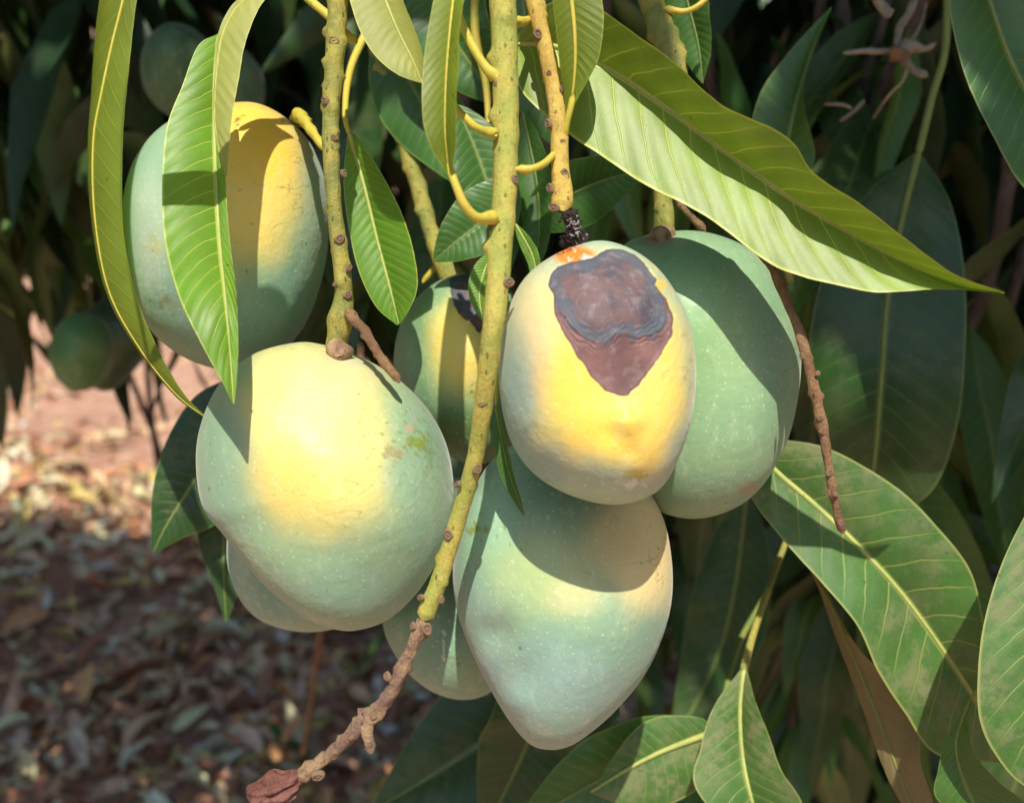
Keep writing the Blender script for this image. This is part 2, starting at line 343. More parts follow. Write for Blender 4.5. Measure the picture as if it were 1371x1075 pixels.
# ------------------------------------------------------------------ leafy mass of the orchard: overhead canopy and the dark wall behind the fruit
def foliage():
    bases = [base_leaf(7, 3, .26, .18, .18), base_leaf(7, 3, .30, .1, .35), base_leaf(7, 3, .22, .25, .05)]
    cols = [lin(42, 72, 36), lin(54, 86, 38), lin(36, 64, 36), lin(68, 96, 46), lin(44, 76, 42), lin(88, 94, 48)]
    # unseen canopy added overhead to shade the background; edge cut to leave fruit sunlit
    n = 24000
    p = np.stack([RNG.uniform(-2.6, 2.9, n), RNG.uniform(-.9, 3.2, n), RNG.uniform(1.95, 2.9, n)], -1)
    q = -SUN[1]/SUN[2]; ys = p[:, 1] + q*(p[:, 2]-1.1); xs = p[:, 0] - SUN[0]/SUN[2]*(p[:, 2]-1.1); yg = p[:, 1] + q*p[:, 2]
    edge = np.where(xs > .20, .50, np.where(xs > .06, .58, np.where(xs > -.055, .60, np.where(xs > -.23, .76, .56)))) + .03*np.sin(xs*19) + .02*np.sin(xs*41+1)
    farlim = np.where(xs < .1, 2.30 + .2*np.sin(xs*5+.5), 4.2)
    k = (ys > edge + .04) & (yg < farlim) & ~((xs < .0) & (yg > 1.45) & (RNG.random(n) < .62))
    p = p[k]; n = len(p)
    V, Fc, UV, I = scatter(p, rots(n, .5), RNG.uniform(.14, .24, n), bases)
    c = pick(cols, n)
    tag(mesh_obj('overhead_foliage', V, Fc, M['foliage'], attrs={'pigment': c[I]}), 'unseen green mango canopy overhead, shaped to shade the leaves behind the fruit', 'foliage', kind='stuff')
    # dark wall of leaves behind
    n = 16000
    p = np.stack([RNG.uniform(-2.2, 2.4, n), RNG.uniform(.95, 1.55, n), RNG.uniform(0.05, 2.2, n)], -1)
    x, y, d = proj(p)
    k = ~((x < 560) & (y > 400 + RNG.normal(0, 22, n))) & ~((x < 860+(1075-y)*.1) & (x >= 560) & (y > 760)) & ~((x > 880) & (x < 990) & (y > 740) & (y < 900) & (RNG.random(n) < .93))
    k &= ~((x < 300) & (y > 330) & (RNG.random(n) < .6))
    p = p[k]; n = len(p)
    r = rots(n, .5, pitch=RNG.normal(1.0, .35, n))
    V, Fc, UV, I = scatter(p, r, RNG.uniform(.12, .22, n), bases)
    c = pick(cols, n)
    tag(mesh_obj('background_foliage', V, Fc, M['foliage'], attrs={'pigment': c[I]}), 'dark shaded mass of mango leaves filling the space behind the fruit', 'foliage', kind='stuff')
    # far orchard closing the horizon
    n = 16000; a = RNG.uniform(-3.14159, 3.14159, n); rr = RNG.uniform(9, 13, n)
    p = np.stack([rr*np.sin(a), rr*np.cos(a), RNG.uniform(0, 5, n)], -1)
    V, Fc, UV, I = scatter(p, rots(n, .8), RNG.uniform(.5, .9, n), bases); c = pick(cols, n)
    tag(mesh_obj('far_orchard', V, Fc, M['foliage'], attrs={'pigment': c[I]}), 'far-off mass of orchard trees beyond the bare ground', 'trees', kind='stuff')
foliage()

# ------------------------------------------------------------------ builders for fruit, stalks and leaves
def px3(pts): return P([p[0] for p in pts], [p[1] for p in pts], [p[2] for p in pts])
def mango(label, outline, d, D, base, paint=(), lesion=None, core=None, stem=None, lumps=(), cat='mango', rings=110, segs=200, seed=0, group=None, parent=None):
    o = spline(outline, 400, True)
    cx, cy = (o[:, 0].min()+o[:, 0].max())/2, (o[:, 1].min()+o[:, 1].max())/2
    th = np.arctan2(-(o[:, 1]-cy), o[:, 0]-cx); r = np.hypot(o[:, 0]-cx, o[:, 1]-cy)
    k = np.argsort(th); th, r = th[k], r[k]
    A = np.linspace(-np.pi, np.pi, segs, endpoint=False); R = np.interp(A, th, r, period=2*np.pi)
    for _ in range(2): R = (np.roll(R, 1)+2*R+np.roll(R, -1))/4
    ph = np.linspace(.002, np.pi-.002, rings)
    PH, AA = np.meshgrid(ph, A, indexing='ij'); RR = np.broadcast_to(R, PH.shape)
    rho = np.sin(PH); X = cx + rho*RR*np.cos(AA); Y = cy - rho*RR*np.sin(AA); Z = np.sign(np.cos(PH))*np.abs(np.cos(PH))**.84*D
    Rm = R.mean()
    g = np.random.default_rng(seed+11)
    for i in range(7):     # slow natural unevenness
        a = g.uniform(-1, 1, 3); Z += .0009*np.sin((a[0]*(X-cx)+a[1]*(Y-cy))/Rm*5+a[2]*6)*np.sign(Z)*np.abs(np.cos(PH))
    par = np.where(Z > 0, d/(d-Z), 1.0); XF = 685.5+(X-685.5)*par; YF = 537.5+(Y-537.5)*par      # where each point of the skin is really seen
    for (lx, ly, lr, lh) in lumps:
        q = np.exp(-((XF-lx)**2+(YF-ly)**2)/lr**2); Z += np.where(Z > 0, lh*q, 0)
    if lesion:
        q = sdf(lesion, XF, YF); Z -= np.where(Z > 0, .0011*sm(-2, 7, q), 0)
        q = sdf(core, XF, YF); low = sm(395, 440, YF) if lesion else 0
        wq = q + 1.6*np.sin(XF*.16+YF*.05)+1.2*np.sin(XF*.37-YF*.21)
        Z -= np.where(Z > 0, .0006*sm(0, 6, q) - .0005*np.exp(-((q-3)/4)**2) - .00030*np.sin(wq*1.0)*low*sm(-16, -5, q)*(1-sm(14, 24, q)) - .0003*np.exp(-((XF-819-4*np.sin(YF*.06))/5)**2)*sm(6, 14, q), 0)
    sc = d/F; C = P(cx, cy, d)
    W = C + ((X-cx)*sc)[..., None]*CR - ((Y-cy)*sc)[..., None]*CU - Z[..., None]*CF
    W = W.reshape(-1, 3); X, Y = XF.ravel(), YF.ravel()
    front = (Z.ravel() > -D*.2)
    c = np.tile(base, (len(W), 1))
    for (bx, by, rx, ry, col, wt, hard) in paint:
        dd = np.hypot((X-bx)/rx, (Y-by)/ry)
        dd = dd*(1+(.30 if rx < 24 else .012)*(np.sin(X*.31+Y*.17+bx)+np.sin(Y*.37-X*.23+by)+.8*np.sin(X*.71-Y*.53)+.6*np.sin(X*.83+Y*.97)))
        if rx >= 24: dd = dd*(1+.05*(np.sin(X*.045+Y*.03+bx)+np.sin(Y*.06-X*.05+by)+.6*np.sin(X*.11+Y*.02+bx*2)))
        m = wt*(1-sm(hard, 1.0, dd))*np.where(front, 1, .35); c = c*(1-m[:, None]) + col*m[:, None]
    at = {'pigment': c}
    rag = 1.5*np.sin(X*.21+Y*.11)+1.2*np.sin(Y*.33-X*.17+1)+.8*np.sin(X*.57+Y*.43)
    at['lesion'] = np.where(front, sdf(lesion, X, Y)+rag*.22, -60) if lesion else np.full(len(W), -60.)
    at['lesion_core'] = np.where(front, sdf(core, X, Y)+rag*1.6, -60) if core else np.full(len(W), -60.)
    ob = mesh_obj('mango', W, grid_faces(rings, segs, True)[:, ::-1], M['mango'], loc=C, attrs=at, parent=parent)
    return tag(ob, label, cat, group)
def tube(name, pts, rad, mat, parent=None, n=None, segs=14, rough=.0, knobs=0, seed=0, cap=True, world=False, radm=None):
    "pts (px, py, depth), rad in photograph pixels"
    p3 = np.array(pts, float) if world else px3(pts)
    L = np.linalg.norm(np.diff(p3, axis=0), axis=1).sum()
    if world: rr = np.array(rad, float)
    else: rr = np.array(rad, float)*np.array([q[2] for q in pts])/F
    n = n or max(6, int(L/.0018))
    n = min(n, 260)
    q = spline(np.c_[p3, rr], n); C, R = q[:, :3], np.maximum(q[:, 3], 1e-5)
    T = np.gradient(C, axis=0); T /= np.linalg.norm(T, axis=1)[:, None]
    ref = CF if abs(T[0]@CF) < .9 else CR
    B = np.cross(T, ref); B /= np.linalg.norm(B, axis=1)[:, None]; Nn = np.cross(B, T)
    g = np.random.default_rng(seed+3)
    a = np.linspace(0, 2*np.pi, segs, endpoint=False); s = np.linspace(0, L, n)
    Rm = np.tile(R[:, None], (1, segs))
    if rough:
        for i in range(9):
            k, f, ph = g.integers(0, 4), g.uniform(60, 700), g.uniform(0, 6.3)
            Rm = Rm*(1 + rough/3*np.sin(k*a[None]+f*s[:, None]+ph))
    for i in range(knobs):
        s0, a0, h, wd = g.uniform(.03, .97)*L, g.uniform(0, 6.28), g.uniform(.25, .7), g.uniform(.7, 1.4)
        da = np.abs((a[None]-a0+np.pi) % (2*np.pi)-np.pi); r0 = np.interp(s0, s, R)
        Rm = Rm + h*r0*np.exp(-((s[:, None]-s0)/(r0*wd*g.uniform(.25, .5)))**2 - (da/g.uniform(.3, .6))**2)
    if cap: Rm[0] *= .35; Rm[-1] *= .35
    V = C[:, None] + Rm[..., None]*(np.cos(a)[None, :, None]*B[:, None] + np.sin(a)[None, :, None]*Nn[:, None])
    V = V.reshape(-1, 3); Fc = grid_faces(n, segs, True).tolist()
    if cap: Fc += [list(range(segs)), list(range(len(V)-segs, len(V)))[::-1]]
    return mesh_obj(name, V, Fc, mat, parent, loc=C[0])
scar_me = None
def scar(parent, x, y, d, r, nx=0, ny=0, mat='scar'):
    "a corky leaf or fruit scar: a raised ring with a sunken pit, facing the camera side (nx, ny tilt it sideways)"
    global scar_me
    if scar_me is None:
        prof = [(1.3, -.5), (1.2, -.05), (1.0, .16), (.8, .2), (.68, .06), (.58, -.08), (.42, .1), (.2, .18), (.01, .15)]
        a = np.linspace(0, 2*np.pi, 14, endpoint=False); v = []
        for i, (q, z) in enumerate(prof):
            for t in a: v.append((q*math.cos(t)*(1+.13*math.sin(3*t+1)), q*math.sin(t)*(1+.1*math.cos(2*t)), z*(1+.3*math.sin(2*t+i))))
        ob = mesh_obj('scar', v, grid_faces(len(prof), 14, True), M[mat]); scar_me = ob.data; bpy.data.objects.remove(ob)
    o = bpy.data.objects.new('scar', scar_me); COL.objects.link(o)
    nrm = Vector((nx*CR + ny*CU - CF*.9).tolist()).normalized()
    R3 = nrm.to_track_quat('Z', 'Y').to_matrix().to_4x4()
    s = r*d/F
    o.matrix_basis = Matrix.Translation(P(x, y, d).tolist()) @ R3 @ Matrix.Rotation(x*1.7, 4, 'Z') @ Matrix.Diagonal((s*1.15, s*.95, s*1.5, 1))
    o.matrix_basis = Matrix(o.matrix_basis)
    attach(o, parent); return o
def ribof(mat, rm):
    return 'rib_dark' if rm == 'petiole' and mat in (M['dark'], M['green'], M['brown']) else ('rib_pale' if rm == 'petiole' and mat in (M['dusty'], M['fresh'], M['olive'], M['big']) else rm)
def leaf_surface(name, Mi, Le, Ri, mat, parent, bulge, corr, nu, ruffle, seed, nv=17, rib=None, ribmat='petiole', label=None, flip=False):
    n = len(Mi); t = np.linspace(0, 1, n); u = np.linspace(-1, 1, nu)
    T = np.gradient(Mi, axis=0); T /= np.linalg.norm(T, axis=1)[:, None]
    g = np.random.default_rng(seed+5)
    rows = np.zeros((n, nu, 3))
    for j, uu in enumerate(u):
        E = Le if uu < 0 else Ri; a = abs(uu); dv = E-Mi
        nn = np.cross(T, dv if uu >= 0 else -dv); ln = np.linalg.norm(nn, axis=1)[:, None]; nn = nn/np.maximum(ln, 1e-9)
        nn = np.where((nn@CF)[:, None] > 0, -nn, nn)      # towards the viewer side
        wd = np.linalg.norm(dv, axis=1)[:, None]
        p = Mi + dv*a + nn*wd*bulge*4*a*(1-a)*.5
        phs = t*nv - a**1.2*1.8 + (.43 if uu > 0 else 0)
        dd = np.abs(phs % 1-.5)
        p = p + nn*(corr*(sm(0, .4, dd)-.5)*min(1, 4*a)*(1-a*.5)*sm(0, .1, t)*sm(0, .1, 1-t))[:, None]
        if ruffle: p = p + nn*(ruffle*a**2*wd[:, 0]*(np.sin(t*19+g.uniform(0, .3)+(0 if uu < 0 else 2.1))+.6*np.sin(t*33+1+uu)))[:, None]*sm(0, .12, t)[:, None]*sm(0, .12, 1-t)[:, None]
        rows[:, j] = p
    TT, UU = np.meshgrid(t, u, indexing='ij')
    fc = grid_faces(n, nu)
    # orient so that the upper face looks to the viewer unless flipped
    q = rows[n//2, nu//2+2]; q2 = rows[n//2, nu//2-2]; nrm = np.cross(rows[n//2, nu//2-2]-rows[n//2, nu//2+2], T[n//2])
    a0, a1, a2 = rows.reshape(-1, 3)[fc[len(fc)//2][:3]]
    if (np.cross(a1-a0, a2-a0)@CF > 0) != flip: fc = fc[:, ::-1]
    o = mesh_obj(name, rows.reshape(-1, 3), fc, mat, parent, uv=np.stack([(UU+1)/2, TT], -1).reshape(-1, 2), loc=Mi[0])
    if label: o['label'] = label
    if rib:
        c = spline(Mi, 40)
        rr = np.linspace(rib, rib*.25, 40)
        md = tube('midrib', c - CF*rib*.25, rr, M[ribof(mat, ribmat)], o, n=60, segs=8, world=True)
    return o
def leaf(parent, mid, left, right, dl=0., dr=0., mat='fresh', bulge=.12, corr=.00022, n=110, nu=21, ruffle=.0, rib=3.0, nv=17, flip=False, seed=0, label=None, ribmat='petiole'):
    "hero leaf from midrib (px, py, depth) and both margins (px, py); dl, dr: depth of the margins relative to the midrib"
    Mi = spline(px3(mid), n); _, _, dm = proj(Mi); env = np.sin(np.pi*np.linspace(0, 1, n))**.6
    def edge(e, off):
        q = spline(np.array(e, float), n)
        o = np.interp(np.linspace(0, 1, n), np.linspace(0, 1, len(off)), off) if hasattr(off, '__len__') else off*env
        return P(q[:, 0], q[:, 1], dm+o)
    return leaf_surface('leaf', Mi, edge(left, dl), edge(right, dr), M[mat], parent, bulge, corr, nu, ruffle, seed, nv, rib*mid[0][2]/F if rib else None, ribmat, label, flip)
def autoleaf(parent, mid, wpx, roll=0., mat='dark', bulge=.12, corr=.0002, n=70, nu=13, ruffle=.04, rib=2.0, nv=17, fold=.25, seed=0, flip=False, label=None, prof=.8, ribmat='petiole'):
    "leaf from its midrib and full width in pixels; roll turns it about the midrib, fold raises both halves"
    Mi = spline(px3(mid), n); t = np.linspace(0, 1, n)
    T = np.gradient(Mi, axis=0); T /= np.linalg.norm(T, axis=1)[:, None]
    v = Mi-CAM; B = np.cross(T, v); B /= np.linalg.norm(B, axis=1)[:, None]; K = np.cross(B, T)
    K = np.where((np.sum(K*v, 1) > 0)[:, None], -K, K)
    w = wpx/2*np.mean([q[2] for q in mid])/F*np.sin(np.pi*t**.92)**prof*(1.08-.2*t)
    rl = roll if np.isscalar(roll) else np.interp(t, np.linspace(0, 1, len(roll)), roll)
    def side(s):
        a = rl*np.ones(n)*1. + 0; dirv = s*np.cos(a)[:, None]*B + s*np.sin(a)[:, None]*K
        up = np.cos(a)[:, None]*K - np.sin(a)[:, None]*B
        return Mi + w[:, None]*(dirv*math.cos(fold) + up*math.sin(fold))
    return leaf_surface('leaf', Mi, side(-1), side(1), M[mat], parent, bulge, corr, nu, ruffle, seed, nv, rib*mid[0][2]/F if rib else None, ribmat, label, flip)

# ------------------------------------------------------------------ the mangoes
YEL, ORA, CREAM, PEACH = lin(240, 208, 104), lin(236, 190, 62), lin(236, 212, 150), lin(226, 190, 150)
GRN, TEAL, BLUE, LIME, DEEP = lin(138, 167, 132), lin(128, 162, 138), lin(138, 168, 158), lin(176, 190, 122), lin(104, 140, 108)
PALE = lin(168, 188, 160)
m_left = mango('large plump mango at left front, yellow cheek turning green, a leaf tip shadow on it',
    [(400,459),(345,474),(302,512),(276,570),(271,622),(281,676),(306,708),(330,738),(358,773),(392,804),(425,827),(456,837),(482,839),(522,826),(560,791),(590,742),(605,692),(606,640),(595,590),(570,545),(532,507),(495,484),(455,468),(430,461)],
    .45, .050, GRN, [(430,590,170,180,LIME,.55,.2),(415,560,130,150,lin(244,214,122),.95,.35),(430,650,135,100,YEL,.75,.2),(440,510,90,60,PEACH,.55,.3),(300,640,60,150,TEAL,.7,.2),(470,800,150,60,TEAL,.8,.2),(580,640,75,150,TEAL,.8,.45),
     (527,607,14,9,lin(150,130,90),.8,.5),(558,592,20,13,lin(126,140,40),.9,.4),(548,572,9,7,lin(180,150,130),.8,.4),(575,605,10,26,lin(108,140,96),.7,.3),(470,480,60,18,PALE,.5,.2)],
    lumps=[(452,474,22,-.005),(520,700,60,.0015)], rings=150, segs=260, seed=1)
m_sick = mango('yellow mango with a big heart-shaped purple-brown rot patch below its blackened stem',
    [(795,325),(742,343),(702,374),(679,420),(668,475),(670,532),(683,588),(709,628),(745,654),(788,670),(826,674),(862,665),(888,645),(912,595),(925,540),(927,482),(916,426),(896,386),(870,355),(835,333)],
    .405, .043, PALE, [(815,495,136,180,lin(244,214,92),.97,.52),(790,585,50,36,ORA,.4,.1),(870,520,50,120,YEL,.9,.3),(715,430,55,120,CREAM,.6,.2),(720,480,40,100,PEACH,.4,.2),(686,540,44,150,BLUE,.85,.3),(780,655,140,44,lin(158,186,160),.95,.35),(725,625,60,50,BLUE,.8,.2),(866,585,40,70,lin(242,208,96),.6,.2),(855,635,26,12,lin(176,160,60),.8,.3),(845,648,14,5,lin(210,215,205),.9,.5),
     (770,342,36,15,lin(226,128,22),1,.5),(790,347,20,6,lin(206,200,196),.95,.5),(884,382,12,16,ORA,.7,.3)],
    lesion=[(871,363),(880,374),(876,381),(892,400),(902,425),(899,452),(881,482),(856,516),(840,529),(828,530),(811,524),(792,505),(769,471),(750,440),(741,414),(740,396),(734,381),(737,370),(746,358),(764,351),(788,347),(812,334),(835,333),(855,345)],
    core=[(875,363),(882,374),(878,384),(888,398),(893,420),(888,438),(874,449),(850,452),(836,447),(824,448),(812,458),(798,460),(782,452),(762,434),(748,412),(740,396),(730,381),(735,365),(742,356),(762,349),(788,345),(812,328),(835,328),(858,342)],
    lumps=[(840,562,21,.0034),(814,580,18,-.0008),(846,604,14,-.0006)], rings=200, segs=330, seed=2)
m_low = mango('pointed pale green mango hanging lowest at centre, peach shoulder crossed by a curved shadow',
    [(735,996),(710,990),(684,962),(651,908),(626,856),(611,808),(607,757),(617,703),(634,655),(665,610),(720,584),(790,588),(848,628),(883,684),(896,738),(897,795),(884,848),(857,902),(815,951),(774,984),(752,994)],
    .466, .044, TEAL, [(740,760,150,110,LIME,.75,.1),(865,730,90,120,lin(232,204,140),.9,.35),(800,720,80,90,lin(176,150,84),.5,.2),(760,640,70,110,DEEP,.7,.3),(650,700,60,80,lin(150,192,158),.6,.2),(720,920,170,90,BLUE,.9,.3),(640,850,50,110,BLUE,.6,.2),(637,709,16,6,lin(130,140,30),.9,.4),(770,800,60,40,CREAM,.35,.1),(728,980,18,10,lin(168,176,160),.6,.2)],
    lumps=[(660,850,26,-.004),(700,900,30,-.002),(690,940,20,.002)], rings=150, segs=260, seed=3)
m_right = mango('smooth all-green mango at right, tucked behind the rotting one under the long leaf',
    [(905,311),(860,318),(832,332),(815,380),(810,450),(818,540),(838,620),(872,676),(918,693),(968,684),(1010,655),(1044,598),(1061,530),(1064,460),(1044,395),(1005,342),(955,317)],
    .475, .046, lin(132, 166, 126), [(1040,480,50,150,DEEP,.5,.2),(940,660,120,50,lin(120,156,128),.7,.2),(950,470,90,110,lin(140,176,114),.5,.2),(1005,655,26,12,lin(176,120,84),.5,.2),(880,322,34,10,lin(164,120,100),.8,.3)],
    lumps=[(888,326,20,-.004)], rings=120, segs=220, seed=4)
m_up = mango('golden yellow mango at upper left, half hidden by the long hanging leaf',
    [(335,143),(285,150),(233,172),(198,212),(180,262),(174,322),(182,386),(202,434),(232,467),(270,488),(315,496),(360,480),(400,440),(425,380),(437,310),(433,240),(414,190),(385,161),(360,147)],
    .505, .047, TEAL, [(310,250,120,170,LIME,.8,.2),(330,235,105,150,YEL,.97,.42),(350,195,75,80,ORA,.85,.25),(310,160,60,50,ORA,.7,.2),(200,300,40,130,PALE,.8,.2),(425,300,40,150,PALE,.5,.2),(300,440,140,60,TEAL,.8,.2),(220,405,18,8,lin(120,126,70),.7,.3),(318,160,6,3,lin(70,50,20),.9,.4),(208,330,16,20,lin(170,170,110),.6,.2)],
    rings=120, segs=220, seed=5)
m_mid = mango('small yellow-green mango with a purple stain, squeezed behind the central stalk',
    [(625,366),(584,380),(548,414),(531,458),(530,505),(546,548),(576,590),(612,615),(650,620),(690,590),(712,530),(712,460),(695,405),(662,374)],
    .525, .040, lin(116, 152, 112), [(628,470,80,110,LIME,.8,.2),(630,460,74,98,YEL,.9,.4),(540,480,30,90,PALE,.5,.2),(610,575,80,40,lin(108,130,60),.7,.2)],
    lesion=[(600,372),(605,400),(614,421),(630,433),(642,446),(655,430),(660,380),(640,360)], core=[(596,366),(604,400),(614,420),(632,425),(660,422),(665,360)],
    lumps=[(622,374,16,-.003)], seed=6)
m_b1 = mango('green mango mostly hidden behind the large left mango, showing its lower curve',
    [(400,640),(350,655),(316,688),(309,725),(314,767),(334,808),(368,832),(423,842),(480,828),(520,790),(530,735),(510,685),(460,648)], .515, .040, TEAL, [(325,740,22,70,PALE,.5,.2)], seed=7)
m_b2 = mango('dull green mango peeping out low behind the central stalk with a pale vertical streak',
    [(600,735),(555,752),(522,790),(515,835),(540,885),(578,918),(622,931),(662,918),(692,870),(692,800),(660,750)], .54, .040, lin(122, 158, 130), [(594,865,2.2,26,lin(206,214,190),.9,.2)], seed=8)
DG = lin(62, 104, 66)
mango('deep green unripe mango high at upper left in the shade', [(245,38),(215,55),(198,90),(202,130),(222,152),(252,156),(282,140),(292,100),(280,58)], .80, .045, DG, rings=50, segs=90, seed=9)
mango('shaded green mango behind the folded leaf at upper left', [(312,58),(275,72),(250,100),(252,140),(290,170),(330,168),(350,130),(346,90)], .86, .042, lin(84, 124, 90), rings=50, segs=90, seed=10)
mango('blurred green mango far left above the sunlit soil', [(108,418),(82,438),(72,475),(84,510),(106,524),(132,510),(148,470),(138,432)], 1.0, .035, lin(84, 126, 66), rings=50, segs=90, seed=11)
mango('dark shaded mango just right of the blurred far left one', [(160,395),(125,415),(108,455),(115,500),(140,525),(172,500),(198,460),(196,415)], 1.08, .040, lin(50, 76, 44), rings=50, segs=90, seed=12)

# ------------------------------------------------------------------ central stalk with its petioles, leaves and dry tip
t = thing('fruit_stalk', P(672, -60, .39), 'thick yellow-green central stalk running down to a dry brown tip', 'stalk')
MS = [(670,-60,.40),(673,0,.398),(676,80,.395),(678,180,.392),(675,262,.388),(668,360,.382),(660,440,.378),(650,520,.385),(638,605,.395),(616,685,.402),(592,765,.406),(567,829,.408)]
tube('stem', MS, [18,18,17.5,17,16.5,16,14.5,13.5,11.5,11.5,11.5,12.5], M['stalk'], t, segs=28, rough=.04, knobs=9, seed=1)
tube('dry_tip', [(569,826,.408),(545,880,.409),(521,930,.410),(492,963,.411),(455,998,.412),(425,1023,.412),(398,1042,.412)], [10,8.5,9,11,8,8.5,11], M['bark'], t, segs=26, rough=.13, knobs=50, seed=2)
tube('stub', [(490,965,.41),(492,985,.408),(497,1008,.408)], [9,7,8], M['bark'], t, rough=.15, knobs=6, seed=3)
for (x, y, r, nx, ny) in [(669,113,7,.2,0),(669,156,4,0,0),(690,240,6,.9,0),(657,303,5,-.6,0),(682,378,8,.6,.1),(660,475,7,.1,0),(643,540,6,-.5,0),(640,628,7,.4,0),(612,648,5,-.9,0),(600,716,7,-.1,0),(562,800,5,-.9,0),(592,803,5,.8,0),(572,842,8,.3,.1),(552,838,5,-.9,.2),(530,915,6,.7,0),(517,905,6,-.7,.3),(500,957,6,.2,.5),(470,985,5,-.4,.8),(448,1012,6,.4,-.5),(425,1040,8,.2,-.4),(405,1035,7,-.3,.4)]:
    scar(t, x, y, np.interp(y, [q[1] for q in MS]+[1042], [q[2] for q in MS]+[.412]) - (12 if y < 830 else 9)*.385/F, r*.8, nx, ny)
def pet(parent, pts, r0, r1, mat='petiole'):
    rr = list(np.linspace(r0, r1, len(pts))); rr[0] *= 1.45
    return tube('petiole', pts, rr, M[mat], parent, segs=12, rough=.05, knobs=2, seed=int(pts[0][1]) % 97)
pet(t, [(664,291,.383),(640,292,.375),(622,275,.372),(611,250,.371),(602,225,.372),(600,212,.372)], 7.5, 4.5)
pet(t, [(668,107,.392),(650,90,.392),(634,65,.392),(618,30,.394),(606,-10,.396)], 7, 5)
pet(t, [(664,180,.385),(640,172,.40),(620,155,.41),(605,140,.42)], 5.5, 5)
pet(t, [(690,227,.388),(712,226,.388),(730,218,.395),(750,198,.412)], 5, 5)
pet(t, [(690,30,.40),(705,28,.41),(722,18,.428)], 6, 5)
leaf(t, [(612,-40,.385),(604,30,.378),(598,100,.372),(596,170,.37),(599,210,.371),(602,238,.372)],
     [(588,-40),(574,35),(566,95),(566,160),(577,198),(592,222),(602,240)], [(628,-40),(617,30),(613,100),(611,165),(609,205),(603,240)], dl=-.004, dr=-.010, mat='glow', flip=True, rib=3, nv=20, ruffle=.02)
big = leaf(t, [(690,60,.43),(740,62,.428),(808,88,.425),(884,138,.42),(967,200,.413),(1051,260,.405),(1135,310,.398),(1219,356,.392),(1290,384,.388),(1344,392,.385)],
     [(690,70),(700,125),(765,182),(800,205),(863,247),(926,280),(967,305),(1030,352),(1072,370),(1126,383),(1177,392),(1260,387),(1344,393)],
     [(690,50),(735,5),(775,0),(808,15),(854,48),(905,84),(967,142),(1034,172),(1064,192),(1093,234),(1156,276),(1219,326),(1281,368),(1344,391)],
     dl=-.010, dr=-.024, mat='big', bulge=.06, rib=4.0, n=200, nu=33, nv=17, ruffle=.012, corr=.0003, label='very long broad yellow-green leaf slanting to the right')
# shrivelled fruitlet hanging from the dry tip
def shrivelled():
    C = P(368, 1057, .412); r = np.random.default_rng(4); n, m = 40, 60
    ph = np.linspace(.02, np.pi-.02, n); a = np.linspace(0, 2*np.pi, m, endpoint=False); PH, A = np.meshgrid(ph, a, indexing='ij')
    x, y, z = np.sin(PH)*np.cos(A), np.cos(PH), np.sin(PH)*np.sin(A)
    q = 1 + .10*np.sin(7*x+3*y)+.09*np.sin(11*y+5*z+1)-.28*np.exp(-((y+.15-.25*np.sin(2.6*x))/.16)**2)*(z > -.2)*.8-.12*np.exp(-((y-.5+.2*x)/.1)**2) - .14*np.exp(-((y+.62+.2*x)/.1)**2)
    s = .40/F; X, Y, Z = x*q*38*s, y*q*25*s, z*q*24*s
    W = C + X[..., None]*CR + (Y+X*.22)[..., None]*CU - Z[..., None]*CF
    tag(mesh_obj('withered_fruit', W.reshape(-1, 3), grid_faces(n, m, True), M['shrivel'], loc=C), 'small shrivelled reddish-brown fruitlet on the tip of the dry stalk', 'fruit')
shrivelled()

# ------------------------------------------------------------------ left stalk
t = thing('fruit_stalk', P(455, -60, .44), 'green knobbly stalk holding up the large left mango', 'stalk')
LS = [(455,-60,.43),(452,10,.43),(448,80,.43),(444,140,.43),(443,210,.43),(449,290,.432),(456,345,.434),(460,390,.436),(456,425,.438),(452,455,.440),(452,477,.444)]
tube('stem', LS, [13.5,13.5,13,12,11,10.5,11,12.5,17,14,17], M['stalk2'], t, segs=26, rough=.06, knobs=22, seed=5)
tube('side_twig', [(464,415,.434),(485,440,.428),(505,470,.424),(520,492,.420),(535,512,.418)], [8,6,5.5,6,5], M['twig'], t, segs=12, rough=.2, knobs=26, seed=6)
for (x, y, r, nx) in [(447,55,7,0),(434,135,6,-.9),(447,185,5,.1),(461,232,5,.9),(455,320,7,.3),(468,358,5,.9),(448,380,4,-.6),(466,395,6,.6),(445,445,6,-.4),(460,465,6,.2)]:
    scar(t, x, y, np.interp(y, [q[1] for q in LS], [q[2] for q in LS])-.0034, r*.8, nx, 0)
pet(t, [(395,-20,.45),(420,5,.445),(447,28,.442),(462,45,.44),(478,58,.44)], 6, 6)
leaf(t, [(500,-50,.42),(512,-10,.418),(532,40,.414),(552,80,.412),(565,111,.412)], [(455,-50),(468,0),(482,42),(503,76),(532,100),(564,112)], [(530,-50),(538,-5),(552,32),(563,62),(568,88),(566,111)], dl=-.004, dr=.01, mat='olive', flip=True, rib=3.5, nv=12)

tube('collar', [(452,464,.438),(453,471,.435),(455,478,.432)], [13,18,5], M['scar'], t, segs=24, rough=.12, n=16, knobs=0, seed=61)
